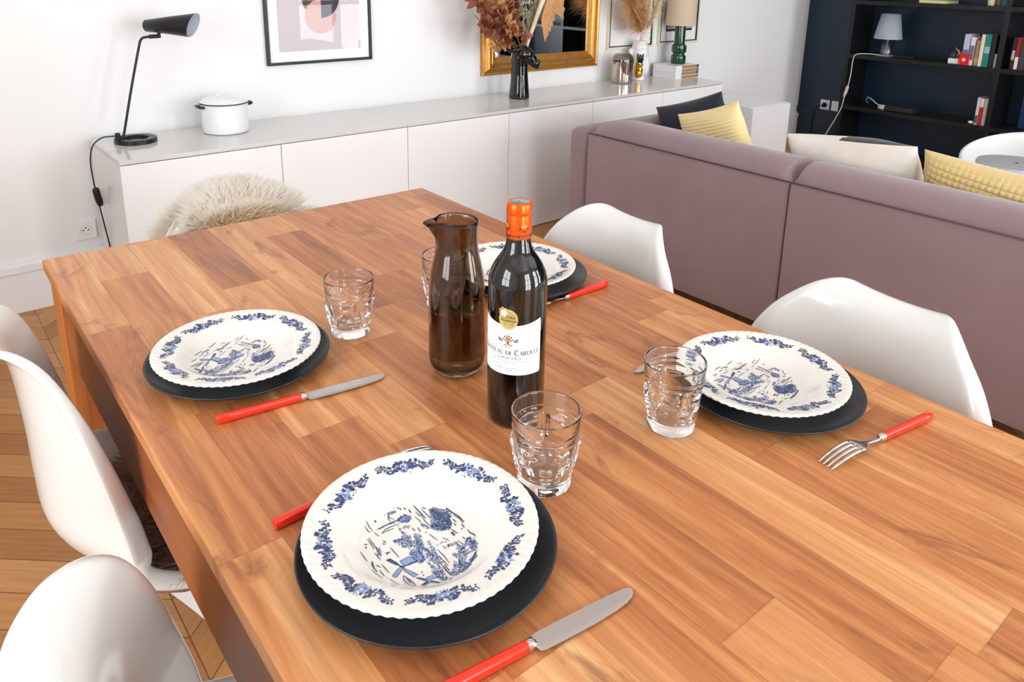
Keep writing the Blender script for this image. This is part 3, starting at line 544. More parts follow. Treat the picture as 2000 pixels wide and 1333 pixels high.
def soup_plate_mesh():
    mb = MB(); rng = random.Random(21)
    prof = [(0.0, .0055)] + [(r, soup_height(r)) for r in (.02, .04, .050, .055, .060, .066, .072, .076, .079, .083, .089, .095, .100, .105, .1085, .112, .1150, .1170)]
    prof += [(.1184, .0286), (.1180, .0268), (.1165, .0256), (.105, .0226), (.085, .0175), (.073, .0085), (.064, .0020), (.062, .0000), (.056, .0), (.054, .0022), (0, .0025)]
    n = 340; v = []
    for r, z in prof:
        for i in range(n):
            a = 2 * PI * i / n; rr = r; zz = z
            if r > .1075:                                     # gadrooned rope edge
                k = min(1, (r - .1075) / .004); ph = a * 68 + (r - .1075) * 420
                zz += k * .0004 * math.sin(ph) ; rr += k * .00030 * math.sin(a * 68 + 1.0)
            v.append((rr * math.cos(a), rr * math.sin(a), zz))
    f = [(j * n + i, j * n + (i + 1) % n, (j + 1) * n + (i + 1) % n, (j + 1) * n + i) for j in range(len(prof) - 1) for i in range(n)]
    f = [q[::-1] for q in f]
    mb.add(v, f, 0)
    L = .00022
    # eight floral sprays round the rim
    for s in range(8):
        a0 = PI / 8 + s * PI / 4 + .02
        def pa(t, r): return (r * math.cos(a0 + t), r * math.sin(a0 + t))
        for k in range(26):                      # rosette
            a = rng.uniform(0, 2 * PI); d = .0074 * math.sqrt(rng.random()); cc = pa(d * math.cos(a) * 1.35 / .0965, .0965 + d * math.sin(a))
            blob(mb, cc, rng.uniform(.0013, .0025), 2 if rng.random() < .6 else 1, L + .00001 * k, rng)
        for k in range(38):
            a = rng.uniform(0, 2 * PI); d = .0090 * math.sqrt(rng.random()); t0 = d * math.cos(a) * 1.5 / .0965; r0 = .0965 + d * math.sin(a)
            b = rng.uniform(0, 2 * PI); ll = rng.uniform(.0012, .0028)
            poly_strip(mb, [pa(t0 + ll * math.cos(b + q) * q / .0965, r0 + ll * math.sin(b + q) * q) for q in (0, .4, .8, 1.2)], .0007, 3, L + .0002)
        blob(mb, pa(0, .097), .0013, 0, L + .00045, rng, j=.1)
        for sg in (-1, 1):
            # stem, curls and leaves running out to both sides
            stem = [(sg * t, .0965 + .0028 * math.sin(t * 22 + (1.2 if sg > 0 else 0)) + .0012 * (t > .2)) for t in [q * .02 + .06 for q in range(14)]]
            poly_strip(mb, [pa(*q) for q in stem], .0008, 3, L + .0001, False)
            for qi, (t, r) in enumerate(stem):
                sz = (1 - qi / 15) * .5 + .55
                for up in (-1, 1):
                    if rng.random() < .18: continue
                    b = up * rng.uniform(.9, 1.5) + rng.gauss(0, .15); ll = .0054 * sz * rng.uniform(.7, 1.2)
                    pts = [(t + sg * ll * q * math.cos(b) * .9 / .0965, r + ll * q * math.sin(b) + .0006 * q * q) for q in (0, .35, .7, 1.0)]
                    poly_strip(mb, [pa(*q) for q in pts], .00075, 3, L + .00012, False)
                    tip = pts[-1]; blob(mb, pa(*tip), rng.uniform(.0008, .0014) * (sz + .25), 1 if rng.random() < .4 else 3, L + .0002, rng, n=7, ex=1.5, ang=rng.uniform(0, 3))
                    if sz > .8 and rng.random() < .6:
                        tip = pts[2]; blob(mb, pa(tip[0] + sg * .008, tip[1] + rng.uniform(-.0012, .0012)), .0010, 1, L + .0002, rng, n=7)
    # central landscape
    for kind, w, m, pts in SCN:
        P = [(x / 1000, y / 1000) for x, y in pts]
        if kind == 'l':
            poly_strip(mb, P, w * 1.5 / 1000, m, L + .0003 + .00001 * m)
        elif kind == 'p':                        # filled outline
            cx = sum(p[0] for p in P) / len(P); cy = sum(p[1] for p in P) / len(P); k = len(mb.v)
            mb.v.append((cx, cy, soup_height(math.hypot(cx, cy)) + L + .0001 + .00002 * m)); 
            for x, y in P: mb.v.append((x, y, soup_height(math.hypot(x, y)) + L + .0001 + .00002 * m))
            for i in range(len(P)): mb.f.append((k, k + 1 + i, k + 1 + (i + 1) % len(P))); mb.m.append(m)
            poly_strip(mb, P + [P[0]], .0005, 3, L + .0003, False)
        else:                                    # 'b' bush: leafy texture scattered inside an outline
            xs = [p[0] for p in P]; ys = [p[1] for p in P]
            def inside(x, y):
                c = False; j = len(P) - 1
                for i in range(len(P)):
                    if (P[i][1] > y) != (P[j][1] > y) and x < (P[j][0] - P[i][0]) * (y - P[i][1]) / (P[j][1] - P[i][1]) + P[i][0]: c = not c
                    j = i
                return c
            area = (max(xs) - min(xs)) * (max(ys) - min(ys)) * 1e6; cnt = int(area * w * 0.30)
            for q in range(cnt):
                x, y = rng.uniform(min(xs), max(xs)), rng.uniform(min(ys), max(ys))
                if not inside(x, y): continue
                r_ = rng.random()
                if r_ < .34: blob(mb, (x, y), rng.uniform(.0006, .0012), 2, L + .00008 + q * 2e-8, rng, n=7)
                elif r_ < .46: blob(mb, (x, y), rng.uniform(.0003, .0007), 1, L + .00014, rng, n=6, ex=1.6, ang=rng.uniform(0, 3))
                else:
                    b = rng.gauss(m * .1, .9); ll = rng.uniform(.0008, .0024)
                    poly_strip(mb, [(x + ll * q2 * math.cos(b + q2 * .6), y + ll * q2 * math.sin(b + q2 * .6)) for q2 in (0, .5, 1)], .00055, 1 if rng.random() < .6 else 3, L + .0003)
    return mb
soup = soup_plate_mesh().build('soup_plate', [M_cream, M_blue, M_blue2, M_blue3], None, True)
DP = [(0, .0048), (.085, .0048), (.098, .0055), (.110, .0085), (.120, .0132), (.127, .0178), (.1292, .0196), (.1302, .0190), (.1296, .0172), (.122, .0115), (.110, .0055), (.098, .0008), (.094, 0), (.090, .0004), (.088, .0018), (0, .002)]
dark = lathe('dinner_plate', [(r, z) for r, z in DP][::-1], M_plate_dark, None, 128, 180)
PL = [  # dark plate centre, soup plate centre, turn, words
    ((0.3487, 0.5500), (0.3472, 0.5590), 0.0, 'nearest the camera beside the large knife', 'in the foreground in front of the wine bottle'),
    ((0.3384, 1.0440), (0.3360, 1.0420), -1.00, 'at the left side of the table beside the single tumbler', 'left of the lone tumbler, knife in front'),
    ((0.8960, 0.5180), (0.8925, 0.5260), -1.52, 'on the right side of the table between tumbler and fork', 'on the right side of the table beside the fork'),
    ((0.8720, 1.0420), (0.8660, 1.0500), 2.2, 'behind the wine bottle on the far side of the table', 'partly hidden behind the wine bottle and carafe')]
PLATE_FIT = None
for k, (dc, sc, rz, w1, w2) in enumerate(PL):
    d = dark if k == 0 else dark.copy(); s = soup if k == 0 else soup.copy()
    if k: COL.objects.link(d); COL.objects.link(s)
    tag(d, 'charcoal black dinner plate ' + w1, 'plate', 'charcoal dinner plates', (dc[0], dc[1], T + .0002), 0)
    tag(s, 'blue and white patterned soup plate ' + w2, 'soup plate', 'blue and white soup plates', (sc[0], sc[1], T + .0053), rz)

# ------------------------------------------------------------------ face tumblers
def tumbler_mesh():
    H = .0955; n = 128; out = []
    def ang(a, b): return (a - b + PI) % (2 * PI) - PI
    def g(x, s): return math.exp(-(x / s) ** 2)
    def outer(z, a):
        t = z / H
        R = .0292 + (.0398 - .0292) * min(1, max(0, t)) ** .75
        if t < .16: R = .0300 + .0012 * math.sin(t / .16 * PI)
        h = 0
        for face in (0.0, PI):
            d = ang(a, face)
            # nose, brows, eyes, lips, cheeks
            h += .0066 * g(d, .12) * (1 / (1 + math.exp(-(t - .36) * 60))) * (1 / (1 + math.exp((t - .70) * 40))) * (1.35 - t)
            h += .0024 * g(d, .22) * g(t - .41, .045)
            for s in (-1, 1):
                h += .0026 * g(d - s * .52, .20) * g(t - .585, .035)
                h -= .0018 * g(d - s * .52, .24) * g(t - .64, .02)
                h += .0020 * g(d - s * .50, .38) * g(t - .72 + .05 * abs(d - s * .5), .022)
                h += .0010 * g(d - s * .6, .3) * g(t - .35, .10)
            h += .0028 * g(d, .30) * g(t - .285, .018) + .0030 * g(d, .26) * g(t - .235, .018)
            h += .0012 * g(d, .35) * g(t - .15, .05)
        for ear in (PI / 2, -PI / 2):
            d = ang(a, ear)
            h += .0066 * g(d, .17) * g(t - .60, .075) + .0042 * g(d, .13) * g(t - .40, .17)
            h -= .0030 * g(d, .07) * g(t - .60, .035)
        h += .0010 * g(t - .80, .018)
        if t > .86: h *= max(0, 1 - (t - .86) / .06)
        return R + h * .8
    zs = [i / 84 * H for i in range(85)]
    v = []; f = []; rows = 0
    def row(z, fn):
        nonlocal rows
        for i in range(n):
            a = 2 * PI * i / n; r = fn(a); v.append((r * math.cos(a), r * math.sin(a), z))
        rows += 1
    row(0.0006, lambda a: .001); row(.0, lambda a: .022); row(0.0, lambda a: .0275)
    for z in zs[1:]: row(z, lambda a: outer(z, a) if z > .002 else .0292)
    row(H + .0008, lambda a: .0392); row(H + .0006, lambda a: .0380)
    for q in [i / 30 for i in range(31)]:
        z = H - .001 - q * (H - .0175); rr = .0372 - (.0372 - .0225) * q ** 1.3
        oct_ = 1 if q > .75 else 0
        row(z, lambda a: rr * (1 - .03 * oct_ * (1 + math.cos(8 * a))))
    row(.0125, lambda a: .0150); row(.0115, lambda a: .001)
    for j in range(rows - 1):
        for i in range(n): f.append((j * n + i, j * n + (i + 1) % n, (j + 1) * n + (i + 1) % n, (j + 1) * n + i))
    f.append(tuple(range(n))[::-1]); f.append(tuple((rows - 1) * n + i for i in range(n)))
    return v, f
v, f = tumbler_mesh(); tum = mesh('tumbler', v, f, M_glass)
for k, (x, y, rz, w) in enumerate([(0.5157, 0.5618, -2.27, 'in front of the wine bottle'), (0.7223, 0.5465, -2.02, 'left of the right hand place setting'),
                                   (0.5161, 1.0373, -1.75, 'standing alone beside the left hand place setting'), (0.6950, 1.0300, -2.2, 'mostly hidden behind the carafe')]):
    o = tum if k == 0 else tum.copy()
    if k: COL.objects.link(o)
    tag(o, 'clear glass tumbler with moulded faces ' + w, 'glass', 'clear face tumblers', (x, y, T + .0003), rz)

# ------------------------------------------------------------------ cutlery: handles along local -x, tips along +x
def handle(mb_m, root, x0, x1, w=.0105):
    mb = MB(); n = 16; v = []; f = []
    xs = [x0, x0 + .0012, x0 + .02, (x0 + x1) / 2, x1]
    for j, x in enumerate(xs):
        s = (.86, 1.0, 1.0, .93, .84)[j]
        for i in range(n):
            a = 2 * PI * i / n; c, q = math.cos(a), math.sin(a)
            yy = math.copysign(abs(c) ** .5, c) * w / 2 * s; zz = math.copysign(abs(q) ** .5, q) * .0056 * s
            v.append((x, yy, zz + .0056))
    for j in range(len(xs) - 1):
        for i in range(n): f.append((j * n + i, j * n + (i + 1) % n, (j + 1) * n + (i + 1) % n, (j + 1) * n + i))
    f.append(tuple(range(n))[::-1]); f.append(tuple((len(xs) - 1) * n + i for i in range(n)))
    mesh('handle', v, [q[::-1] for q in f], M_red, root, True, autos=50)
    mb = MB(); v = []
    for x, s in ((x1 - .0002, .92), (x1 + .002, .92), (x1 + .0075, .84), (x1 + .0085, .6)):
        for i in range(n):
            a = 2 * PI * i / n; c, q = math.cos(a), math.sin(a)
            v.append((x, math.copysign(abs(c) ** .6, c) * w / 2 * s, math.copysign(abs(q) ** .6, q) * .0054 * s + .0056))
    f = [(j * n + i, j * n + (i + 1) % n, (j + 1) * n + (i + 1) % n, (j + 1) * n + i) for j in range(3) for i in range(n)]
    f.append(tuple(3 * n + i for i in range(n)))
    mesh('ferrule', v, [q[::-1] for q in f], M_chrome, root, True, autos=50)
def make_knife():
    r = thing('table_knife', '', 'knife', (0, 0, 0)); handle(None, r, -.118, -.008)
    # blade outline (x, edge y low, y high)
    st = [(0, -.0042, .0042), (.0015, -.0085, .0082), (.006, -.0098, .0090), (.03, -.0102, .0094), (.06, -.0098, .0094), (.085, -.0082, .0092), (.100, -.0060, .0088), (.108, -.0032, .0080), (.1125, -.0004, .0066), (.1145, .0026, .0045)]
    v = []; f = []
    for x, a, b in st:
        z = .0035 - x * .012
        v += [(x, a, z), (x, a + (b - a) * .25, z + .0006), (x, b, z + .0012), (x, b, z - .0002), (x, a + (b - a) * .25, z - .0004)]
    n = 5
    for j in range(len(st) - 1):
        for i in range(n): f.append((j * n + i, j * n + (i + 1) % n, (j + 1) * n + (i + 1) % n, (j + 1) * n + i))
    f.append((0, 1, 2, 3, 4)); f.append(tuple((len(st) - 1) * n + i for i in range(n))[::-1])
    mesh('blade', v, f, M_steel, r, False)
    return r
def make_fork():
    r = thing('table_fork', '', 'fork', (0, 0, 0)); handle(None, r, -.100, .0, .0100)
    mb = MB(); n = 10; v = []; f = []
    st = [(.006, .0036, .0018, .0056), (.014, .0032, .0014, .0058), (.026, .0029, .0012, .0070), (.036, .0034, .0010, .0086), (.043, .0074, .0008, .0098), (.050, .0116, .0008, .0108), (.062, .0124, .0008, .0114)]
    for x, hw, ht, z in st:
        for i in range(n):
            a = 2 * PI * i / n; v.append((x, hw * math.cos(a), z + ht * math.sin(a)))
    f = [(j * n + i, j * n + (i + 1) % n, (j + 1) * n + (i + 1) % n, (j + 1) * n + i) for j in range(len(st) - 1) for i in range(n)]
    f.append(tuple(range(n))[::-1]); f.append(tuple((len(st) - 1) * n + i for i in range(n)))
    mesh('neck', v, f, M_steel, r, True)
    for k in range(4):
        y0 = -.0099 + k * .0066; mb = MB()
        pts = [(.058, y0, .0113), (.072, y0, .0110), (.086, y0 * .98, .0088), (.101, y0 * .94, .0050), (.111, y0 * .9, .0016)]
        mb.tube(smoothpath(pts, 4), [.0021] * 9 + [.0019] * 4 + [.0016, .0012, .0008, .0006][:4], 8)
        mb.build('tine', M_steel, r, True)
    return r
kn = make_knife(); kn['label'] = 'large table knife with red orange handle at the bottom edge of the photo'; kn['group'] = 'red handled knives'
kn.location = (.3610, .3985, T + .0006); kn.rotation_euler = (0, 0, math.radians(-7))
def place(o, x, y, rz, z=T + .0006): o.location = (x, y, z); o.rotation_euler = (0, 0, rz)
dup(kn, (.3745, .8925, T + .0006), math.radians(-7.6), 'table knife with red handle lying in front of the left plates', 'red handled knives')
dup(kn, (.8985, .650, T + .0006), math.radians(170.5), 'table knife tucked under the right plates, only blade tip out', 'red handled knives')
fk = make_fork(); fk['label'] = 'fork with orange red handle right of the right hand plates'; fk['group'] = 'red handled forks'
fk.location = (.9130, .3580, T + .0006); fk.rotation_euler = (0, 0, math.radians(171))
dup(fk, (.886, .918, T + .0006), math.radians(180), 'fork with red handle lying between the far plates and the wine bottle', 'red handled forks')
dup(fk, (.340, .683, T + .0006), math.radians(3), 'fork with red handle half hidden behind the nearest plates', 'red handled forks')
# ------------------------------------------------------------------ wine bottle
BX, BY = 0.5772, 0.6903
bot = thing('wine_bottle', 'tall dark wine bottle with orange foil capsule and white label', 'bottle', (BX, BY, T + .0002))
body = [(.001, .004), (.020, .003), (.030, .0), (.0350, .0012), (.0372, .006), (.0376, .02), (.0376, .10), (.0376, .192), (.0372, .199), (.0350, .208), (.0300, .2185), (.0240, .2275), (.0190, .2350), (.0165, .2420), (.0152, .250), (.0150, .290), (.0150, .294), (.001, .294)]
lathe('body', body, [M_bottle], bot, 72, 60)
CAPN = [(.0158, .2525), (.0160, .2530), (.0158, .272), (.0156, .282), (.0154, .2838), (.0160, .2848), (.01615, .2870), (.01615, .2940), (.0157, .2962), (.0148, .2978), (.0128, .2986), (.0122, .2982)]
caps = lathe('capsule', CAPN, M_capsule, bot, 64, 60)
MB().lathe([(.0123, .2981), (.0105, .2984), (.0104, .2978), (.001, .2979)], 48).build('capsule_top', mat('silver_green_capsule_top', (168, 178, 176), .3, metal=.6), caps, True)
_T = bpy.data.curves
def text_polys(s, size, align='CENTER', sx=1.0, shear=0.0):
    cu = _T.new('txt', 'FONT'); cu.body = s; cu.size = size; cu.align_x = align; cu.resolution_u = 3; cu.shear = shear
    o = bpy.data.objects.new('txt', cu); COL.objects.link(o)
    me = bpy.data.meshes.new_from_object(o.evaluated_get(bpy.context.evaluated_depsgraph_get()))
    v = [(q.co.x * sx, q.co.y) for q in me.vertices]; f = [tuple(p.vertices) for p in me.polygons]
    bpy.data.objects.remove(o); bpy.data.curves.remove(cu); bpy.data.meshes.remove(me)
    return v, f
class Wrap:
    """flat artwork (metres) laid on the cylinder of the bottle"""
    def __init__(s, R, az): s.R = R; s.az = az; s.mb = MB()
    def pt(s, x, z, l): a = s.az + x / s.R; r = s.R + l; return (r * math.cos(a), r * math.sin(a), z)
    def text(s, t, x, z, size, m, l=.0003, sx=1.0, shear=0.0, align='CENTER', rot=0.0):
        v, f = text_polys(t, size, align, sx, shear); c, q = math.cos(rot), math.sin(rot)
        s.mb.add([s.pt(x + a * c - b * q, z + a * q + b * c, l) for a, b in v], f, m)
    def strip(s, P, w, m, l=.0003, taper=False):
        k = len(s.mb.v); n = len(P)
        for i in range(n):
            dx = P[min(i + 1, n - 1)][0] - P[max(i - 1, 0)][0]; dy = P[min(i + 1, n - 1)][1] - P[max(i - 1, 0)][1]; L = math.hypot(dx, dy) or 1
            ww = (w[i] if isinstance(w, list) else w) / 2 * (math.sin(PI * (i + .5) / n) if taper else 1)
            s.mb.v.append(s.pt(P[i][0] + dy / L * ww, P[i][1] - dx / L * ww, l)); s.mb.v.append(s.pt(P[i][0] - dy / L * ww, P[i][1] + dx / L * ww, l))
        for i in range(n - 1): s.mb.f.append((k + 2 * i, k + 2 * i + 2, k + 2 * i + 3, k + 2 * i + 1)); s.mb.m.append(m)
    def ell(s, x, z, a, b, m, l=.0003, n=24, rot=0.0, fn=None):
        k = len(s.mb.v); s.mb.v.append(s.pt(x, z, l)); c, q = math.cos(rot), math.sin(rot)
        for i in range(n):
            t = 2 * PI * i / n; r = fn(t) if fn else 1; u, w = a * r * math.cos(t), b * r * math.sin(t)
            s.mb.v.append(s.pt(x + u * c - w * q, z + u * q + w * c, l))
        for i in range(n): s.mb.f.append((k, k + 1 + i, k + 1 + (i + 1) % n)); s.mb.m.append(m)
# serif capitals: each glyph = (advance, [(polyline, weight)]) on a unit cap height
def arc(cx, cy, rx, ry, a0, a1, n=14): return [(cx + rx * math.cos(math.radians(a0 + (a1 - a0) * i / n)), cy + ry * math.sin(math.radians(a0 + (a1 - a0) * i / n))) for i in range(n + 1)]
TH, TN = .185, .075
def stem(x, w=TH): return [([(x, 0), (x, 1)], w), ([(x - .13, .02), (x + .13, .02)], .045), ([(x - .13, .98), (x + .13, .98)], .045)]
def bowlw(n=15, lo=TN, hi=TH): return [lo + (hi - lo) * abs(math.sin(PI * i / (n - 1))) for i in range(n)]
GL = {'C': (.80, [(arc(.42, .5, .36, .47, 45, 315, 20), [TN + (TH - TN) * max(0, math.sin(PI * i / 20)) for i in range(21)]), ([(.70, .70), (.70, .97)], .05), ([(.70, .08), (.70, .28)], .05)]),
      'H': (.92, stem(.18) + stem(.74) + [([(.18, .5), (.74, .5)], TN)]),
      'A': (.86, [([(.12, 0), (.43, 1)], TN), ([(.43, 1), (.76, 0)], TH), ([(.24, .35), (.62, .35)], TN), ([(.0, .02), (.24, .02)], .045), ([(.62, .02), (.90, .02)], .045)]),
      'T': (.80, [([(.40, 0), (.40, 1)], TH), ([(.04, .97), (.76, .97)], .06), ([(.05, .78), (.05, .98)], .045), ([(.75, .78), (.75, .98)], .045), ([(.26, .02), (.54, .02)], .045)]),
      'E': (.76, stem(.18) + [([(.18, .97), (.66, .97)], .06), ([(.18, .52), (.52, .52)], TN), ([(.18, .03), (.68, .03)], .06), ([(.66, .80), (.66, .98)], .045), ([(.68, .02), (.68, .22)], .045)]),
      'U': (.90, [([(.18, 1), (.18, .32)], TH), (arc(.45, .32, .27, .29, 180, 360), [TH - (TH - TN) * i / 14 for i in range(15)]), ([(.72, .32), (.72, 1)], TN), ([(.04, .98), (.32, .98)], .045), ([(.60, .98), (.84, .98)], .045)]),
      'D': (.90, stem(.18) + [([(.18, .97), (.40, .97)], TN), (arc(.40, .5, .38, .47, 90, -90), bowlw()), ([(.18, .03), (.40, .03)], TN)]),
      'R': (.86, stem(.18) + [([(.18, .97), (.42, .97)], TN), (arc(.42, .74, .24, .23, 90, -90), bowlw()), ([(.18, .51), (.42, .51)], TN), ([(.42, .51), (.76, .0)], TH), ([(.70, .02), (.88, .02)], .045)]),
      'O': (.92, [(arc(.45, .5, .36, .47, 90, 270), bowlw()), (arc(.45, .5, .36, .47, -90, 90), bowlw())]),
      'L': (.74, stem(.18) + [([(.18, .03), (.66, .03)], .06), ([(.67, .02), (.67, .26)], .05)]), ' ': (.38, [])}
def serif(W, s, x, z, m, l=.0003):
    # s: list of (char, cap height)
    tot = sum(GL[c][0] * h for c, h in s); x0 = x - tot / 2
    for c, h in s:
        adv, st = GL[c]
        for P, w in st:
            ww = [q * h for q in w] if isinstance(w, list) else w * h
            W.strip([(x0 + a * h, z + b * h) for a, b in P], ww, m, l)
        x0 += adv * h
LAZ = math.radians(-147.5)
W = Wrap(.0376, LAZ); hwid = .0455; z0, z1 = .0800, .1520
# paper: straight sides, gently curved lower edge, dished upper edge
N = 60; k = 0; Vp = []
for i in range(N + 1):
    x = -hwid + 2 * hwid * i / N; e = abs(x) / hwid
    lo = z0 + (.003 if e > .985 else 0); hi = z1 - .0075 * (1 - e ** 2) + .0030 - (.003 if e > .985 else 0)
    Vp += [W.pt(x, lo, .00015), W.pt(x, hi, .00015)]
W.mb.add(Vp, [(2 * i, 2 * i + 2, 2 * i + 3, 2 * i + 1) for i in range(N)], 0)
serif(W, [('C', .0072)] + [(c, .0058) for c in 'HATEAU '] + [(c, .0058) for c in 'DE '] + [('C', .0072)] + [(c, .0058) for c in 'AROLLE'], .0015, .1075, 1)
W.text('GRAVES', .0015, .1015, .0052, 3, sx=1.75)
W.text('APPELLATION GRAVES CONTROLEE', .0015, .0980, .0024, 3, sx=1.25)
W.text('VIN DE BORDEAUX', .0015, .0952, .0022, 2, sx=1.2)
W.text('MIS EN BOUTEILLE A LA PROPRIETE', .0015, .0926, .0020, 2, sx=1.15)
W.text('DE BORDEAUX', .0180, .1150, .0026, 4, sx=1.2); W.text('GRAND VIN', -.0165, .1150, .0026, 4, sx=1.2)
W.text('2019', .0010, .0838, .0042, 2, shear=.35)
rg = random.Random(3); sig = []
for i in range(150): t_ = i / 150; sig.append((-.013 + .028 * t_ + .0007 * math.sin(i * .62), .0890 + (.0013 - .0006 * t_) * math.cos(i * .62) * (.6 + .4 * math.sin(i * .11)) - .0008 * t_))
W.strip(sig, .00026, 1)
# emblem: copper plume bouquet with grey leaves
EX, EZ = .0005, .1262
for a in (-62, -34, -11, 11, 34, 62):
    t = math.radians(90 + a); W.strip([(EX + q * math.cos(t) * .0078, EZ - .002 + q * math.sin(t) * .0088 + q * q * .001) for q in (0.1, .4, .7, 1)], [.0006, .0011, .0021, .0008], 4, .00032)
    W.ell(EX + math.cos(t) * .0080, EZ - .0015 + math.sin(t) * .0090, .0011, .0009, 1, .00036, 8)
for a in (-50, -20, 20, 50):
    t = math.radians(-90 + a); W.strip([(EX + q * math.cos(t) * .0072, EZ - .002 + q * math.sin(t) * .0062) for q in (0, .5, 1)], [.0006, .0013, .0016], 4, .00032)
    W.ell(EX + math.cos(t) * .0068, EZ - .002 + math.sin(t) * .0060, .0006, .0006, 1, .00036, 8)
for sg in (-1, 1):
    for j in range(5):
        W.strip([(EX + sg * (.0062 + q * .0075), EZ - .001 + q * (.0008 + j * .0013)) for q in (0, .5, 1)], .0011, 2, .0003, True)
W.ell(EX, EZ - .002, .0012, .0010, 1, .00038, 10)
# pale teal round stamp at the right
for i in range(26):
    t0 = 2 * PI * i / 26; W.strip([(.0345 + .0062 * math.cos(t0 + q), .1395 + .0062 * math.sin(t0 + q)) for q in (0, .12, .24)], .0004, 5)
W.text('TERRA', .0345, .1386, .0030, 5, sx=1.25)
W.mb.build('label', [M_paper, M_ink, M_inkg, mat('label_brown_ink', (112, 84, 82), .5), M_copper, M_teal], bot, False)
# gold medal sticker overlapping the upper edge of the label
W = Wrap(.0376, LAZ); mx, mz = .0005, .1560
W.ell(mx, mz, .0125, .0138, 0, .0006, 48); W.ell(mx, mz, .0112, .0124, 1, .0007, 48); W.ell(mx, mz, .0106, .0118, 0, .0008, 48)
W.ell(mx - .0062, mz + .0098, .0062, .0060, 0, .0009, 40, fn=lambda t: 1 + .13 * math.cos(7 * t)); W.ell(mx - .0055, mz + .0082, .0040, .0042, 3, .0010, 30, fn=lambda t: 1 + .22 * math.cos(5 * t))
W.text('GOLD', mx + .0030, mz + .0018, .0042, 2, .0011, rot=-.06); W.text('FRANKFURT', mx + .0006, mz - .0030, .0036, 2, .0011, rot=-.06)
W.strip([(mx - .006, mz - .0052), (mx + .007, mz - .0058)], .0004, 2, .0011); W.strip([(mx - .005, mz - .0068), (mx + .006, mz - .0073)], .0004, 2, .0011)
W.mb.build('medal_sticker', [M_gold, mat('medal_rim_pale', (232, 222, 180), .35, metal=.4), M_ink, M_paper], bot, False)
# foil artwork
W = Wrap(.0158, math.radians(-128)); x = .0075; z = .2672
W.strip([(q * .0158 / 1.0, .2562) for q in [i * 2 * PI / 60 for i in range(61)]], .0036, 0, .00022)
W.text('CHATEAU DE CAROLLE', 0.002, .2550, .0027, 2, .0003); W.text('CHATEAU DE CAROLLE', 0.05, .2550, .0027, 2, .0003)
for cx in (.0062, -.0190):
    for a in (-60, -36, -12, 12, 36, 60):
        t = math.radians(90 + a); W.strip([(cx + q * math.cos(t) * .0050, z + q * math.sin(t) * .0056) for q in (.1, .5, 1)], [.0003, .0006, .0010], 1, .00025)
        W.ell(cx + math.cos(t) * .0056, z + math.sin(t) * .0062, .0006, .0006, 0, .00028, 7)
        W.strip([(cx + q * math.cos(t) * .0045, z - .001 - q * math.sin(t) * .0050) for q in (.2, .6, 1)], [.0003, .0007, .0005], 0, .00025)
    for sg in (-1, 1): W.ell(cx + sg * .0050, z - .0003, .0018, .0011, 0, .00027, 9)
W.mb.build('foil_print', [M_capdark, M_capgold, mat('pale_foil_lettering', (230, 150, 110), .4)], caps, False)

# ------------------------------------------------------------------ smoked glass carafe
cx_, cy_ = .5850, .8360
car = thing('carafe', 'smoky brown glass carafe with pouring lip half full of water', 'carafe', (cx_, cy_, T + .0003))
CO = [(.0005, .0), (.020, .0), (.030, .0020), (.0370, .0080), (.0408, .018), (.0416, .032), (.0414, .080), (.0405, .120), (.0398, .138), (.0378, .155), (.0345, .171), (.0316, .184), (.0300, .197), (.0295, .212), (.0300, .226), (.0308, .2330)]
CI = [(.0303, .2348), (.0292, .2340), (.0284, .228), (.0279, .212), (.0284, .197), (.0300, .185), (.0328, .172), (.0360, .156), (.0380, .138), (.0387, .120), (.0396, .080), (.0398, .034), (.0390, .022), (.0350, .0125), (.028, .0075), (.018, .006), (.0005, .006)]
SPA = math.radians(172)
def spout(r, z, a):
    if z < .195: return r
    k = min(1, (z - .195) / .038); k = k * k; d = (a - SPA + PI) % (2 * PI) - PI
    return r + k * (.021 * math.exp(-(d / .28) ** 2) - .0015 * math.exp(-(abs(d) - .7) ** 2 / .05))
mb = MB(); prof = CO + CI; n = 96; v = []
for r, z in prof:
    for i in range(n):
        a = 2 * PI * i / n; rr = spout(r, z, a); d = (a - SPA + PI) % (2 * PI) - PI
        v.append((rr * math.cos(a), rr * math.sin(a), z + (.0020 * math.cos(d) if z > .225 else 0)))
f = [(j * n + i, j * n + (i + 1) % n, (j + 1) * n + (i + 1) % n, (j + 1) * n + i) for j in range(len(prof) - 1) for i in range(n)]
f.append(tuple(range(n))[::-1]); f.append(tuple((len(prof) - 1) * n + i for i in range(n)))
mesh('glass_body', v, f, M_smoke, car, True)
wt = [(.0005, .0062), (.018, .0062), (.028, .0078), (.0350, .0128), (.0389, .0222), (.0397, .034), (.0395, .080), (.0389, .1000), (.0388, .1006), (.0375, .1000), (.0005, .1000)]
mbw = MB().lathe(wt, 72); mbw.f.append(tuple(range(72))[::-1]); mbw.m.append(0); mbw.f.append(tuple((len(wt) - 1) * 72 + i for i in range(72))); mbw.m.append(0)
tag(mbw.build('water', M_water, None, True), 'water filling the lower half of the smoky carafe', 'water', None, (cx_, cy_, T + .0003))

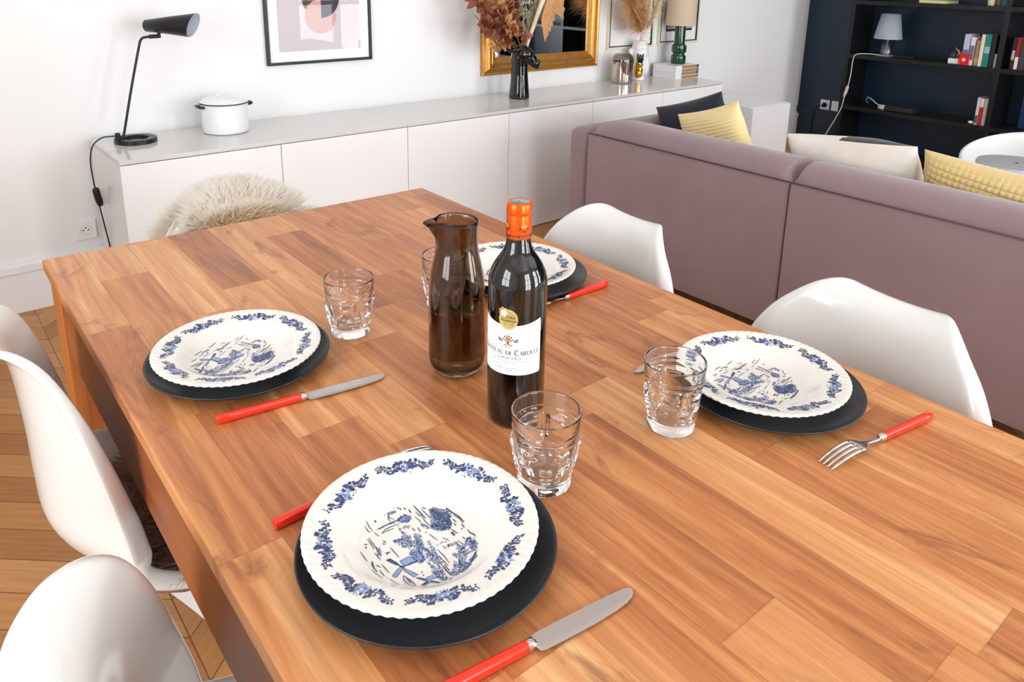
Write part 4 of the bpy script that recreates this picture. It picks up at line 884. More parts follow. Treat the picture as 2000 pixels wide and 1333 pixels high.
# ------------------------------------------------------------------ long white cabinets
SD = .445
for k in range(3):
    loc = SW(k * 1.2, 0)
    r = thing('cabinet', ('white gloss low cabinet at the left end under the black lamp', 'white gloss low cabinet in the middle of the row under the black vase', 'white gloss low cabinet at the right end under the green lamp')[k], 'cabinet', loc, SA, 'low cabinets along the white wall')
    a0 = .0006
    MB().box(a0, .0185, .019, SD, .0, SZ - .016).box(1.1815, 1.2 - a0, .019, SD, 0, SZ - .016).box(.0185, 1.1815, .05, SD, .0, .03).box(.0185, 1.1815, SD - .012, SD, .03, SZ - .016).build('body', M_cabside, r)
    box('top_panel', a0, 1.2 - a0, 0.0, SD, SZ - .0158, SZ, M_cabtop, r, .0008)
    for q in range(2): box('door', .0015 + q * .6, .5985 + q * .6, 0.0, .0185, .004, SZ - .019, M_cab, r, .0012)

# black desk lamp
la, lb = .135, .300
lp = thing('desk_lamp', 'black metal desk lamp with slim arm and cone shade on the left cabinet', 'lamp', SW(la, lb, SZ + .0002), SA)
mb = MB().lathe([(.047, .0), (.076, .0), (.0775, .002), (.0775, .015), (.076, .017), (.049, .017), (.047, .015), (.047, .0)], 72); mb.build('base', M_dark, lp, True, 35)
MB().lathe([(.001, .0), (.0095, .0), (.0095, .040), (.008, .042), (.001, .042)], 20, c=(-.063, 0)).build('base_post', M_dark, lp, True, 35)
arm = smoothpath([(-.063, 0, .022), (-.052, 0, .0225), (-.044, 0, .028), (-.036, 0, .050), (.008, 0, .22), (.050, 0, .370), (.058, 0, .392), (.068, 0, .401), (.085, 0, .4035), (.100, 0, .404)], 6)
MB().tube(arm, .0048, 10).build('arm', M_dark, lp, True)
MB().tube([(.090, 0, .404), (.131, 0, .405)], .0078, 12).tube([(.127, 0, .400), (.127, 0, .418)], .0062, 10).build('swivel_joint', M_dark, lp, True, 40)
ax = Vector((.70, -.71, .035)).normalized(); sh0 = Vector((.088, .030, .444)); up = Vector((0, 0, 1)); sd = ax.cross(up).normalized(); u2 = sd.cross(ax)
def cone(mb, prof, m, n=56):
    v = []
    for s, r in prof:
        for i in range(n):
            a = 2 * PI * i / n
            cut = 0.020 * math.sin(a) if s > .15 else 0      # mouth cut slanted
            v.append(sh0 + ax * (s + cut) + (u2 * math.sin(a) + sd * math.cos(a)) * r)
    f = [(j * n + i, j * n + (i + 1) % n, (j + 1) * n + (i + 1) % n, (j + 1) * n + i) for j in range(len(prof) - 1) for i in range(n)]
    mb.add(v, f, m)
mb = MB(); cone(mb, [(0, .001), (0, .019), (.003, .0225), (.10, .034), (.194, .0455), (.196, .0455)], 0); cone(mb, [(.196, .0455), (.1955, .0440), (.10, .0325), (.02, .022), (.02, .001)], 1)
mb.build('lamp_shade', [M_dark, mat('shade_inside_pale_grey', (205, 212, 226), .5)], lp, True, 45)
cord = smoothpath([(-.063, 0, .030), (-.090, .003, .031), (-.120, .005, .028), (-.152, .010, .0), (-.166, .012, -.06), (-.164, .012, -.14), (-.158, .014, -.20), (-.154, .014, -.245), (-.145, .014, -.33), (-.138, .012, -.40), (-.132, .01, -.48), (-.130, .01, -.56), (-.12, .0, -.64), (-.17, -.04, -.651), (-.26, -.09, -.652), (-.245, -.02, -.652), (-.30, .02, -.652)], 8)
pc_ = MB().tube(cord, .0026, 8).build('power_cord', M_dark, lp, True)
MB().tube(smoothpath([(-.162, .012, -.165), (-.160, .013, -.175), (-.156, .014, -.205), (-.151, .014, -.232), (-.149, .014, -.242)], 4), [.004, .0075, .0105, .0125, .013, .0135, .0135, .0135, .0135, .0135, .013, .0125, .011, .0105, .0085, .006, .004], 12).build('cord_switch', M_dark, pc_, True)

# white enamel pot
pt_ = thing('enamel_pot', 'white enamel lidded pot standing on the left cabinet', 'pot', SW(.487, .288, SZ + .0002), SA)
PR = .093
lathe('pot_body', [(.001, 0), (PR - .012, 0), (PR - .004, .004), (PR - .001, .012), (PR, .05), (PR, .117), (PR + .0035, .119), (PR + .0035, .1225), (PR, .1235)], M_enamel, pt_, 64)
lathe('rim', [(PR - .002, .1232), (PR + .0045, .1234), (PR + .0048, .1262), (PR - .002, .1265)], M_dark, pt_, 64)
lid_ = lathe('lid', [(PR + .002, .1266), (PR + .004, .1290), (PR - .001, .1330), (PR - .008, .1385), (PR - .03, .1475), (.03, .1520), (.001, .1525)], M_enamel, pt_, 64)
lh = MB().tube(smoothpath([(-.031, .0, .151), (-.024, 0, .160), (-.012, 0, .1675), (0, 0, .1695), (.012, 0, .1675), (.024, 0, .160), (.031, 0, .151)], 4), .0024, 8).build('lid_handle', M_chrome, lid_, True)
for s in (-1, 1):
    MB().tube(smoothpath([(s * (PR - .001), -.026, .112), (s * (PR + .014), -.024, .115), (s * (PR + .018), 0, .116), (s * (PR + .014), .024, .115), (s * (PR - .001), .026, .112)], 5), .0055, 8).build('side_handle', M_dark, pt_, True)

# ------------------------------------------------------------------ framed picture, gilt mirror, small frames, on the wall (local a,z on wall plane)
def onwall(name, label, cat, a, z, group=None): return thing(name, label, cat, SW(a, WB, z), SA, group)
def frame4(w, h, t, d, m, par, name='frame', y=0.0):
    mb = MB(); mb.box(0, w, y - d, y, 0, t).box(0, w, y - d, y, h - t, h).box(0, t, y - d, y, t, h - t).box(w - t, w, y - d, y, t, h - t); return mb.build(name, m, par)
pf = onwall('framed_print', 'black framed abstract print of overlapping circles on the wall above the left cabinet', 'picture', .751, .896, 'framed pictures on the white wall')
fwid, fh = .530, .70
frame4(fwid, fh, .0125, .020, M_dark, pf, y=-.0005)
box('mat_board', .0125, fwid - .0125, -.010, -.0005, .0125, fh - .0125, M_paper, pf)
M_pr = mat('dusty_lilac_print', (212, 202, 208), .6, var=(3, .05)); M_prpink = mat('dusty_pink_print', (204, 164, 158), .6); M_prblk = mat('ink_navy_print', (52, 50, 62), .6); M_prol = mat('olive_brown_print', (78, 66, 46), .6)
mb = MB().box(.060, fwid - .058, -.0112, -.0101, .058, fh - .06, 0)
def disc(mb, cx, cz, r, a0, a1, y, m, n=40):
    k = len(mb.v); mb.v.append((cx, y, cz))
    for i in range(n + 1):
        t = math.radians(a0 + (a1 - a0) * i / n); mb.v.append((cx + r * math.cos(t), y, cz + r * math.sin(t)))
    for i in range(n): mb.f.append((k, k + 1 + i, k + 2 + i)); mb.m.append(m)
PCX = .273
disc(mb, PCX, .300, .0945, 180, 270, -.0114, 3); disc(mb, PCX - .004, .212, .078, 0, 360, -.0116, 1, 60)
disc(mb, PCX, .300, .0945, 270, 360, -.0118, 2); mb.add([(PCX - .10, -.0119, .300), (PCX + .10, -.0119, .300), (PCX + .10, -.0119, .306), (PCX - .10, -.0119, .306)], [(0, 1, 2, 3)], 4)
mb.build('print', [M_pr, M_prpink, M_prblk, M_prol, mat('pale_yellow_print', (236, 230, 196), .6)], pf)
box('glass_pane', .0125, fwid - .0125, -.0148, -.0134, .0125, fh - .0125, M_thin, pf)

mi = onwall('gilt_mirror', 'wall mirror in a wide moulded gold frame behind the black vase', 'mirror', 1.966, .759)
mw, mh = .914, 1.30
def moulding(w, h, prof, m, par, name):
    # prof: list of (inset, depth) swept round the rectangle with mitred corners
    v = []; f = []; n = len(prof)
    for cx, cz, sx, sz in ((0, 0, 1, 1), (w, 0, -1, 1), (w, h, -1, -1), (0, h, 1, -1)):
        for i_, d in prof: v.append((cx + sx * i_, -d, cz + sz * i_))
    for k in range(4):
        for j in range(n - 1): f.append((k * n + j, ((k + 1) % 4) * n + j, ((k + 1) % 4) * n + j + 1, k * n + j + 1))
    return mesh(name, v, f, m, par, False)
moulding(mw, mh, [(0, 0), (0, .016), (.004, .022), (.010, .024), (.016, .021), (.019, .017), (.026, .020), (.034, .029), (.044, .034), (.052, .033), (.056, .028), (.060, .027), (.068, .031), (.074, .028), (.079, .020), (.084, .014), (.092, .013), (.097, .009), (.099, .004)], M_giltf, mi, 'frame')
box('mirror_glass', .090, mw - .090, -.006, -.001, .090, mh - .090, M_mirror, mi)
M_creamf = mat('pale_cream_frame', (228, 220, 198), .4)
for (a, z, w, h, lab) in ((2.966, .851, .440, .62, 'cream framed picture on the wall behind the white bird vase'), (3.462, .859, .428, .44, 'cream and black framed small print on the wall behind the green lamp')):
    r = onwall('framed_print', lab, 'picture', a, z, 'framed pictures on the white wall')
    frame4(w, h, .016, .018, M_creamf, r, y=-.0005); frame4(w - .028, h - .028, .006, .019, M_dark, r, 'inner_frame', y=-.0005).location = (.014, 0, .014)
    box('mat_board', .016, w - .016, -.010, -.0005, .016, h - .016, M_paper, r)
    if w > .43: pass
    if h < .5: MB().box(.082, .362, -.0112, -.0102, .085, .33, 0).box(.090, .354, -.0116, -.0113, .100, .33, 1).build('print', [M_prblk, M_prpink], r)
    else: MB().box(.05, w - .05, -.0112, -.0102, .12, h - .08, 0).build('print', mat('pale_grey_print', (232, 228, 226), .6), r)
    box('glass_pane', .016, w - .016, -.0148, -.0134, .016, h - .016, M_thin, r)
# wall socket by the cabinet
def socket(label, loc, rz, plug=False, group=None):
    r = thing('wall_socket', label, 'socket', loc, rz, group)
    MB().box(-.040, .040, -.009, 0, -.040, .040, 0, .003).build('plate', M_trim, r)
    mb = MB(); n = 32
    mb.tube([(0, -.0088, 0), (0, -.0100, 0)], [.0205, .0205], n)
    mb.build('socket_ring', mat('socket_grey_ring', (196, 196, 198), .4), r); mb = MB().tube([(0, -.0098, 0), (0, -.0104, 0)], [.0190, .0190], n); mb.build('socket_face', M_trim, r)
    MB().tube([(-.0095, -.0100, .001), (-.0095, -.0108, .001)], .0030, 10).tube([(.0095, -.0100, .001), (.0095, -.0108, .001)], .0030, 10).tube([(0, -.0100, .0105), (0, -.014, .0105)], .0026, 10).build('contacts', M_dark, r)
    return r
socket('white round wall socket beside the lamp cord left of the cabinets', SW(-.055, WB, .285), SA)
# ------------------------------------------------------------------ sofa
sofa = thing('sofa', 'long mauve taupe fabric sofa seen from behind, right of the table', 'sofa', (2.35, 1.36, 0))
def sofa_back(y0, y1, capL, capR):
    # cross section x,z from the foot of the outer face, over the top, down inside
    sec = [(.012, .085), (.002, .10), (.0, .30), (.0, .50), (.002, .628), (.006, .640), (.006, .652), (.012, .672), (.030, .694), (.062, .708), (.105, .712), (.150, .708), (.185, .694), (.208, .668), (.222, .63), (.235, .52), (.245, .42)]
    V = []; F = []; N = 40; n = len(sec)
    for j in range(N + 1):
        t = j / N; y = y0 + (y1 - y0) * t; dl, dr = y - y0, y1 - y
        k = 1.0
        for d, c in ((dl, capL), (dr, capR)):
            if d < c: k = min(k, math.sqrt(max(0, 1 - ((c - d) / c) ** 2)))
        k2 = .12 + .88 * k if (capL if dl < dr else capR) < .05 else .05 + .95 * k
        for x, z in sec:
            if z > .640: z = .640 + (z - .640) * k2; x = .115 + (x - .115) * (.90 + .10 * k2)
            zz = z
            V.append((x + (.0018 * math.sin(y * 9 + z * 5) if z < .62 else 0), y, zz))
    for j in range(N):
        for i in range(n - 1): F.append((j * n + i, j * n + i + 1, (j + 1) * n + i + 1, (j + 1) * n + i))
    F.append(tuple(range(n))); F.append(tuple(N * n + i for i in range(n))[::-1])
    o = mesh('back_panel', V, F, M_sofa, sofa, True, autos=50)
    return o
sofa_back(.003, .985, .035, .16); sofa_back(-1.00, -.003, .05, .035)
MB().tube([(-.0005 + .0005, -1.0, .646), (.0, .985, .646)], .0032, 6).tube([(-.0010, 0, .09), (-.0012, 0, .35), (-.001, 0, .64)], .0012, 6).build('piping', M_seam, sofa, True)
for y0, y1 in ((.992, 1.130), (-1.145, -1.005)): MB().box(.006, .90, y0, y1, .075, .655, 0, .045).build('armrest', M_sofa, sofa, True)
MB().box(.02, .88, -1.0, .985, .09, .27, 0, .015).build('seat_frame', M_sofa, sofa, True)
for y0, y1 in ((-1.0, -.002), (.002, .985)): MB().box(.235, .90, y0, y1, .272, .42, 0, .04).build('seat_cushion', M_sofa, sofa, True)
for x in (.06, .84):
    for y in (-1.07, 1.06): MB().tube([(x, y, 0), (x, y, .08)], [.014, .02], 12).build('foot', M_wood_dk, sofa)

def pillow(name, label, w, h, t, mats, loc, rot, group='cushions on the sofa', mfun=None, pw=3.2, rel=None, n=44):
    V = []; F = []; MI = []
    for s in (1, -1):
        for j in range(n + 1):
            for i in range(n + 1):
                u, v = -1 + 2 * i / n, -1 + 2 * j / n
                pin = 1 - .07 * (1 - abs(u) ** 2) * abs(v) ** 6 - .07 * (1 - abs(v) ** 2) * abs(u) ** 6
                y, z = u * w / 2 * (1 - .06 * (1 - u * u * 0) * (1 - abs(u)) * 0) * (1 - .055 * (1 - v * v) * abs(u) ** 3), v * h / 2 * (1 - .055 * (1 - u * u) * abs(v) ** 3)
                d = t / 2 * ((1 - abs(u) ** pw) * (1 - abs(v) ** pw)) ** .62
                d *= 1 + .05 * math.sin(5 * u + 3 * v) + .04 * math.sin(9 * v - 4 * u)
                if rel: d += rel(u, v) * ((1 - abs(u) ** 8) * (1 - abs(v) ** 8))
                V.append((s * d, y, z))
        o = 0 if s == 1 else (n + 1) ** 2
        for j in range(n):
            for i in range(n):
                k = o + j * (n + 1) + i; q = (k, k + 1, k + n + 2, k + n + 1); F.append(q if s == 1 else q[::-1])
                MI.append(mfun(s, -1 + 2 * (i + .5) / n, -1 + 2 * (j + .5) / n) if mfun else 0)
    me = bpy.data.meshes.new(name); me.from_pydata(V, [], F)
    for m in mats: me.materials.append(m)
    me.polygons.foreach_set('material_index', MI); me.polygons.foreach_set('use_smooth', [True] * len(F))
    bm = bmesh.new(); bm.from_mesh(me); bmesh.ops.remove_doubles(bm, verts=bm.verts, dist=.0004); bm.to_mesh(me); bm.free(); me.update()
    o = bpy.data.objects.new(name, me); COL.objects.link(o); tag(o, label, 'cushion', group, loc); o.rotation_euler = rot
    return o
M_pcream = mat('cream_hide_velvet', (238, 230, 220), .8, sheen=.3, var=(9, .10)); M_pblk = mat('brown_black_hide', (34, 28, 30), .75, sheen=.3)
M_pnavy = mat('navy_cotton', (28, 32, 48), .8, sheen=.2); M_pyel = mat('pale_yellow_chenille', (240, 216, 158), .85, sheen=.4); M_pgrid = mat('straw_yellow_waffle', (216, 190, 130), .85, sheen=.4, bump=(300, .2))
pillow('cushion', 'cream and black cowhide cushion standing behind the sofa back', .51, .345, .19, [M_pcream, M_pblk], (2.745, 1.318, .614), (math.radians(-6), math.radians(-30), 0),
       mfun=lambda s, u, v: 1 if s == 1 and u < .02 + .10 * v and u > -.95 else 0)
pillow('cushion', 'straw yellow waffle textured cushion at the right edge of the photo', .52, .34, .15, [M_pgrid], (2.710, .822, .592), (math.radians(5), math.radians(-14), 0),
       rel=lambda u, v: .0085 * (abs(math.sin(u * 13 * PI)) * abs(math.sin(v * 9 * PI))) ** .5, n=170)
pillow('cushion', 'pale yellow ribbed cushion tilted against the left end of the sofa', .34, .34, .12, [M_pyel], (2.72, 1.925, .622), (math.radians(-19), math.radians(-12), 0),
       rel=lambda u, v: .0042 * abs(math.sin(v * 11 * PI)) , n=130)
pillow('cushion', 'navy blue cushion behind the pale yellow ribbed cushion', .40, .32, .12, [M_pnavy], (2.860, 2.155, .618), (math.radians(-19), math.radians(-6), 0))

# ------------------------------------------------------------------ white cube cabinet in the corner
cu = thing('cabinet', 'small pale white cube cabinet standing alone in the corner by the navy wall', 'cabinet', (4.400, 2.87, 0), 0)
MB().box(0, .45, .019, .47, 0, .47, 0, .001).build('body', M_cab, cu); box('door', .0015, .4485, 0, .0185, .003, .467, M_cab, cu, .001)

# ------------------------------------------------------------------ navy wall: black shelving and what stands on it
SF = 5.65; ZS = (.0, .368, .759, 1.155, 1.55, 1.95, 2.35); DV = (2.925, 1.895, .875, -.145, -1.165)
sh = thing('shelving_unit', 'tall black open shelving along the navy wall', 'shelves', (SF, 2.94, 0))
th = .032
for y in DV: box('upright', 0, XR - SF - .004, y - 2.94 - th / 2, y - 2.94 + th / 2, 0, 2.40, M_black, sh, .001)
for a, b in zip(DV, DV[1:]):
    for k, z in enumerate(ZS): box('shelf', .001, XR - SF - .004, b - 2.94 + th / 2, a - 2.94 - th / 2, max(.0, z - .030), max(.03, z), M_black, sh, .001)
def wallthing(name, label, cat, y, z, x=5.70, group=None, rz=0): return thing(name, label, cat, (x, y, z), rz, group)
def book(y, w, h, d, z, cov, label, lean=0, x=5.672, pages=(225, 215, 195), band=None, group='books on the black shelves'):
    r = thing('book', label, 'book', (x, y, z + .0005), 0, group); r.rotation_euler = (math.radians(lean), 0, 0)
    M_c = mat('book_cover', cov, .45)
    MB().box(0, .003, 0, w, 0, h).box(.003, d, 0, .002, 0, h).box(.003, d, w - .002, w, 0, h).build('cover', M_c, r)
    box('pages', .004, d - .003, .0022, w - .0022, .003, h - .003, mat('book_pages', pages, .8), r)
    if band: 
        MB().box(-.0006, 0, .001, w - .001, h * band[1], h * band[2]).build('cover_band', mat('book_band', band[0], .45), r)
    return r
Z2 = .759; Z1 = .368
book(2.094, .036, .205, .15, Z2, (184, 192, 220), 'tall pale blue book standing left of the others on the middle shelf', 0, band=((96, 112, 160), .35, .5))
book(2.060, .028, .188, .14, Z2, (222, 216, 226), 'white spined book with grey lettering next to the pale blue book', 0, band=((120, 110, 130), .2, .7))
book(2.030, .022, .170, .13, Z2, (150, 128, 96), 'short tan book between two pale books on the middle shelf', 0, band=((196, 160, 80), .1, .3))
book(2.004, .022, .210, .15, Z2, (232, 218, 202), 'cream book left of the teal book', 0)
book(1.966, .034, .213, .15, Z2, (30, 132, 122), 'teal green book on the middle shelf', 0, band=((140, 200, 190), .42, .62))
book(1.934, .028, .212, .15, Z2, (28, 30, 36), 'black book right of the teal book', 0)
book(1.914, .016, .090, .12, Z2, (196, 194, 196), 'small grey white booklet against the upright, right of the black book', 0)
book(1.966, .018, .185, .14, Z1, (214, 214, 216), 'white book with green foot on the lower shelf', 0, band=((40, 110, 90), .05, .35))
book(1.941, .023, .185, .14, Z1, (190, 28, 36), 'red book with portrait spine on the lower shelf', 0, band=((228, 222, 218), .66, .98))
book(1.913, .026, .183, .14, Z1, (206, 200, 194), 'greyish white book right of the red book', 0)
book(1.815, .020, .205, .15, Z2, (40, 26, 30), 'dark maroon book at the right photo edge on the middle shelf', 0, band=((170, 168, 170), .3, .6))
book(1.790, .022, .205, .15, Z2, (150, 30, 30), 'red and white book at the very right photo edge', 0, band=((226, 220, 216), .02, .40))
book(1.760, .026, .20, .15, Z2, (60, 60, 70), 'slate book beyond the red and white book', 0)
# small red box, figurine on white block, white pebble
rb = wallthing('gift_box', 'small red box with white dot in front of the pale blue book', 'box', 2.078, Z2, 5.655)
box('carton', 0, .014, 0, .062, .0006, .075, mat('red_card', (214, 20, 40), .4), rb, .001); MB().tube([(-.0004, .031, .036), (-.0010, .031, .036)], .012, 20).build('dot', mat('pale_dot', (244, 200, 190), .5), rb)
fg = wallthing('figurine', 'small dark and gold figurine on a white block at the left of the books', 'figurine', 2.180, Z2, 5.70)
box('block', -.028, .028, -.035, .035, .0006, .036, M_trim, fg, .003)
MB().lathe([(.001, .036), (.022, .038), (.026, .052), (.020, .070), (.010, .082), (.001, .086)], 20, c=(0, .014)).build('dark_globe', mat('smoky_dark_globe', (50, 58, 64), .15), fg, True)
MB().tube(smoothpath([(0, -.012, .036), (0, -.010, .055), (0, -.020, .070), (0, -.012, .095)], 4), .005, 8).tube(smoothpath([(0, -.016, .060), (0, -.030, .072), (0, -.034, .088)], 4), .0035, 8).tube(smoothpath([(0, -.014, .085), (0, .0, .098), (0, .006, .108)], 4), .0035, 8).build('gold_body', mat('brass_gold', (206, 176, 110), .3, metal=.8), fg, True)
pb = MB().lathe([(.001, 0), (.014, .002), (.018, .010), (.012, .018), (.001, .020)], 20).build('pebble', M_trim, None, True); tag(pb, 'small white pebble left of the lower shelf books', 'pebble', None, (5.69, 2.010, Z1 + .0004))
# clear lamp with white cord
cl = wallthing('table_lamp', 'clear plastic table lamp with slatted transparent shade on the black shelf', 'lamp', 2.690, Z2 + .0005, 5.765)
M_cp = thinpane('clear_frosted_plastic', (.78, .80, .84), 2.6, .18)
M_cpw = mat('translucent_white_plastic', (200, 204, 214), .25, trans=.35, ior=1.2)
MB().lathe([(.001, 0), (.060, 0), (.064, .004), (.060, .008), (.001, .009)], 40).build('base', M_cpw, cl, True, 40)
MB().lathe([(.001, .009), (.010, .010), (.006, .03), (.009, .06), (.006, .09), (.014, .12), (.014, .16), (.001, .165)], 24).build('stem', M_cpw, cl, True)
MB().lathe([(.046, .010), (.050, .125), (.048, .125), (.044, .010)], 40).build('inner_cylinder', M_cp, cl, True)
mb = MB(); n = 96; v = []; prof = [(.097, .125), (.064, .305), (.062, .305), (.095, .125)]
for r, z in prof:
    for i in range(n): a = 2 * PI * i / n; rr = r + .0016 * math.cos(24 * a); v.append((rr * math.cos(a), rr * math.sin(a), z))
mb.add(v, [(j * n + i, j * n + (i + 1) % n, (j + 1) * n + (i + 1) % n, (j + 1) * n + i) for j in range(4 - 1) for i in range(n)]); mb.build('lamp_shade', mat('ribbed_clear_shade', (214, 220, 232), .2, trans=.55, ior=1.15), cl, True)
oy = 2.690; M_wcord = mat('white_cord', (206, 200, 192), .5)
cp = smoothpath([(-.055, .02, .006), (-.090, .08, .010), (-.128, .150, .004), (-.136, .172, -.03), (-.132, .178, -.16), (-.132, .190, -.26), (-.131, .204, -.32), (-.130, .218, -.41), (-.130, .262, -.52), (-.125, .330, -.66), (-.10, .40, -.750)], 8)
wc_ = MB().tube(cp, .0036, 8).build('power_cord', M_wcord, cl, True)
MB().tube(smoothpath([(-.132, .187, -.235), (-.132, .190, -.25), (-.132, .197, -.285), (-.132, .206, -.315), (-.131, .208, -.33)], 4), [.004, .006, .008, .010, .011, .0115, .0115, .0115, .0115, .0115, .011, .010, .009, .008, .006, .005, .004], 10).build('cord_switch', M_wcord, wc_, True)
rm = box('remote_control', -.02, .02, -.07, .07, .0005, .018, M_dark, None, .004); tag(rm, 'flat black remote control lying right of the clear lamp', 'remote control', None, (5.72, 2.535, Z2))
st = wallthing('set_top_box', 'flat black set top box on the lower black shelf', 'media box', 2.50, Z1 + .0005, 5.745); MB().box(-.07, .07, -.10, .09, .004, .040, 0, .003).build('casing', mat('grey_black_casing', (36, 38, 40), .4), st); MB().box(-.05, .05, -.08, .07, 0, .004).build('feet', M_dark, st)
cb = MB().tube(smoothpath([(5.735, 2.62, Z1 + .03), (5.70, 2.66, Z1 + .035), (5.71, 2.71, Z1 + .06), (5.73, 2.76, Z1 + .075), (5.80, 2.80, Z1 + .03), (5.88, 2.82, Z1 + .006)], 6), .0035, 8).build('cable', M_wcord, None, True); tag(cb, 'grey white cable looping left of the black set top box', 'cable')
pg = MB().tube([(0, 0, 0), (0, -.045, 0)], [.014, .016], 12).build('plug', M_wcord, None, True); tag(pg, 'pale plug lying beside the black set top box', 'plug', None, (5.70, 2.655, Z1 + .0165))
# upper shelf, only feet of things show
Z3 = 1.155
pl1 = box('paper_pad', -.10, .10, -.09, .09, .0005, .02, mat('pale_lime_paper', (214, 220, 160), .7)); tag(pl1, 'pale lime paper pad on the top visible shelf', 'paper pad', None, (5.78, 2.38, Z3))
for y, m_, nm, lb, ct in ((2.02, mat('cream_ceramic', (226, 214, 190), .3), 'ceramic_pot', 'cream ceramic pot on the top visible shelf', 'pot'), (1.97, mat('brown_ceramic', (110, 90, 70), .3), 'ceramic_pot', 'brown ceramic pot beside the cream pot on the top visible shelf', 'pot')):
    o = lathe(nm, [(.001, 0), (.018, 0), (.022, .01), (.024, .06), (.020, .065), (.017, .06), (.015, .01), (.001, .008)], m_, None, 28); tag(o, lb, ct, None, (5.71, y, Z3 + .0005))
book(1.915, .030, .20, .15, Z3, (24, 96, 116), 'petrol blue book at the right end of the top visible shelf', 0)
# right hand compartment: blue glossy vase on the lower shelf
o = MB().box(-.004, .004, -.14, .14, .0, .30, 0, .001).build('blue_panel', mat('deep_blue_card', (18, 46, 92), .4)); tag(o, 'deep blue folder standing in the lower right compartment of the shelves', 'folder', None, (5.80, 1.62, Z1 + .0006)); 
# shelves continue to the right (seen in the mirror): open magazine with glasses, candlestick
mg = MB().box(-.12, .12, -.20, .20, .0005, .006, 0, .001).build('open_magazine', M_paper); tag(mg, 'open white magazine on the black shelf seen in the gold mirror', 'magazine', None, (5.80, -.02 - .55, Z2))
cs = MB().lathe([(.001, 0), (.05, 0), (.05, .012), (.02, .02), (.016, .10), (.026, .12), (.016, .14), (.016, .17), (.001, .172)], 30).build('candlestick', M_trim, None, True); tag(cs, 'white candlestick on the black shelf seen in the gold mirror', 'candlestick', None, (5.76, .10 + .25, Z3 + .0004))
# navy wall sockets with black plug
def navysocket(y, z, lab, plug):
    r = thing('wall_socket', lab, 'socket', (XR, y, z), 0, 'wall sockets on the navy wall')
    MB().box(-.009, 0, -.041, .041, -.041, .041, 0, .003).build('plate', M_trim, r)
    if plug: MB().tube([(-.009, 0, 0), (-.030, 0, -.002), (-.045, 0, -.006)], [.020, .018, .010], 16).tube(smoothpath([(-.045, 0, -.006), (-.055, .03, -.01), (-.045, .07, -.05), (-.02, .09, -.14), (-.013, .085, -.27)], 4), .0035, 8).build('plug', M_dark, r, True)
navysocket(3.212, .297, 'white wall socket with black plug on the navy wall', True)
navysocket(3.115, .297, 'white wall socket next to the shelving upright on the navy wall', False)

# ------------------------------------------------------------------ bucket chair and round table behind the sofa
bc = thing('tub_chair', 'white glossy tub chair behind the sofa by the black shelves', 'armchair', (4.14, 1.13, 0))
V = []; F = []; NA, NR = 72, 22
def rim(a):
    c = math.cos(a)                       # back is +x
    return .42 + .17 * (.5 + .5 * c) ** .8
for s in (0, 1):
    for j in range(NR + 1):
        t = j / NR
        for i in range(NA):
            a = 2 * PI * i / NA; R = .33 - .012 * s; zr = rim(a); r = R * min(1, (t * 1.5)) ** .7 * (1 if t < .66 else 1 + .02 * (t - .66)); 
            z = .22 + .006 * s + (zr - .22) * max(0, (t - .25) / .75) ** 1.5
            V.append((r * math.cos(a) * 1.0, r * math.sin(a) * 1.02, z))
for s in (0, 1):
    o = s * (NR + 1) * NA
    for j in range(NR):
        for i in range(NA):
            q = (o + j * NA + i, o + j * NA + (i + 1) % NA, o + (j + 1) * NA + (i + 1) % NA, o + (j + 1) * NA + i); F.append(q if s == 0 else q[::-1])
for i in range(NA):
    a, b = NR * NA + i, NR * NA + (i + 1) % NA; o = (NR + 1) * NA; F.append((a, b, b + o, a + o))
mesh('shell', V, F, M_chair, bc, True)
MB().lathe([(.001, .225), (.035, .22), (.025, .18), (.022, .03), (.05, .015), (.22, .008), (.225, 0), (.001, 0)], 48).build('pedestal', M_chair, bc, True, 50)
rt = thing('side_table', 'round silver grey drum table behind the yellow waffle cushion', 'side table', (3.80, 1.125, 0))
M_drum = mat('silver_grey_drum', (196, 198, 206), .35, metal=.15)
lathe('drum_body', [(.001, 0), (.155, 0), (.160, .005), (.163, .25), (.160, .545), (.157, .55)], M_drum, rt, 72)
lathe('table_top', [(.157, .5502), (.150, .5512), (.001, .5512)], M_drum, rt, 72); MB().tube([(-.01, 0, .5512), (-.01, 0, .5530)], .006, 12).build('top_hole', M_dark, rt)

# ------------------------------------------------------------------ on the long cabinets: vases, dried flowers, jar, books, green lamp
def blobs(mb, parts, n=20):
    for (c, r, rot) in parts:
        bm = bmesh.new(); bmesh.ops.create_uvsphere(bm, u_segments=n, v_segments=n // 2, radius=1)
        Mx = Matrix.Translation(c) @ rot.to_matrix().to_4x4() @ Matrix.Diagonal((*r, 1))
        bm.transform(Mx); bm.verts.index_update(); mb.add([q.co[:] for q in bm.verts], [[q.index for q in f.verts] for f in bm.faces]); bm.free()
from mathutils import Euler
E0 = Euler((0, 0, 0))
M_bgloss = mat('black_glazed_ceramic', (10, 10, 12), .06, coat=.5)
vs = thing('animal_vase', 'glossy black ceramic vase shaped as an animal head on a long neck', 'vase', SW(2.072, .245, SZ + .0003), SA)
mb = MB().lathe([(.001, .0), (.053, .0), (.057, .006), (.055, .03), (.050, .08), (.046, .13), (.045, .18), (.047, .22), (.044, .25), (.040, .272), (.034, .284), (.001, .284)], 48)
sx_ = Vector((.80, -.60, 0)); sy_ = Vector((.60, .80, 0))      # snout direction and sideways
def hp(f_, s_, z): v = sx_ * f_ + sy_ * s_; return Vector((v.x, v.y, z))
ez = math.atan2(sx_.y, sx_.x)
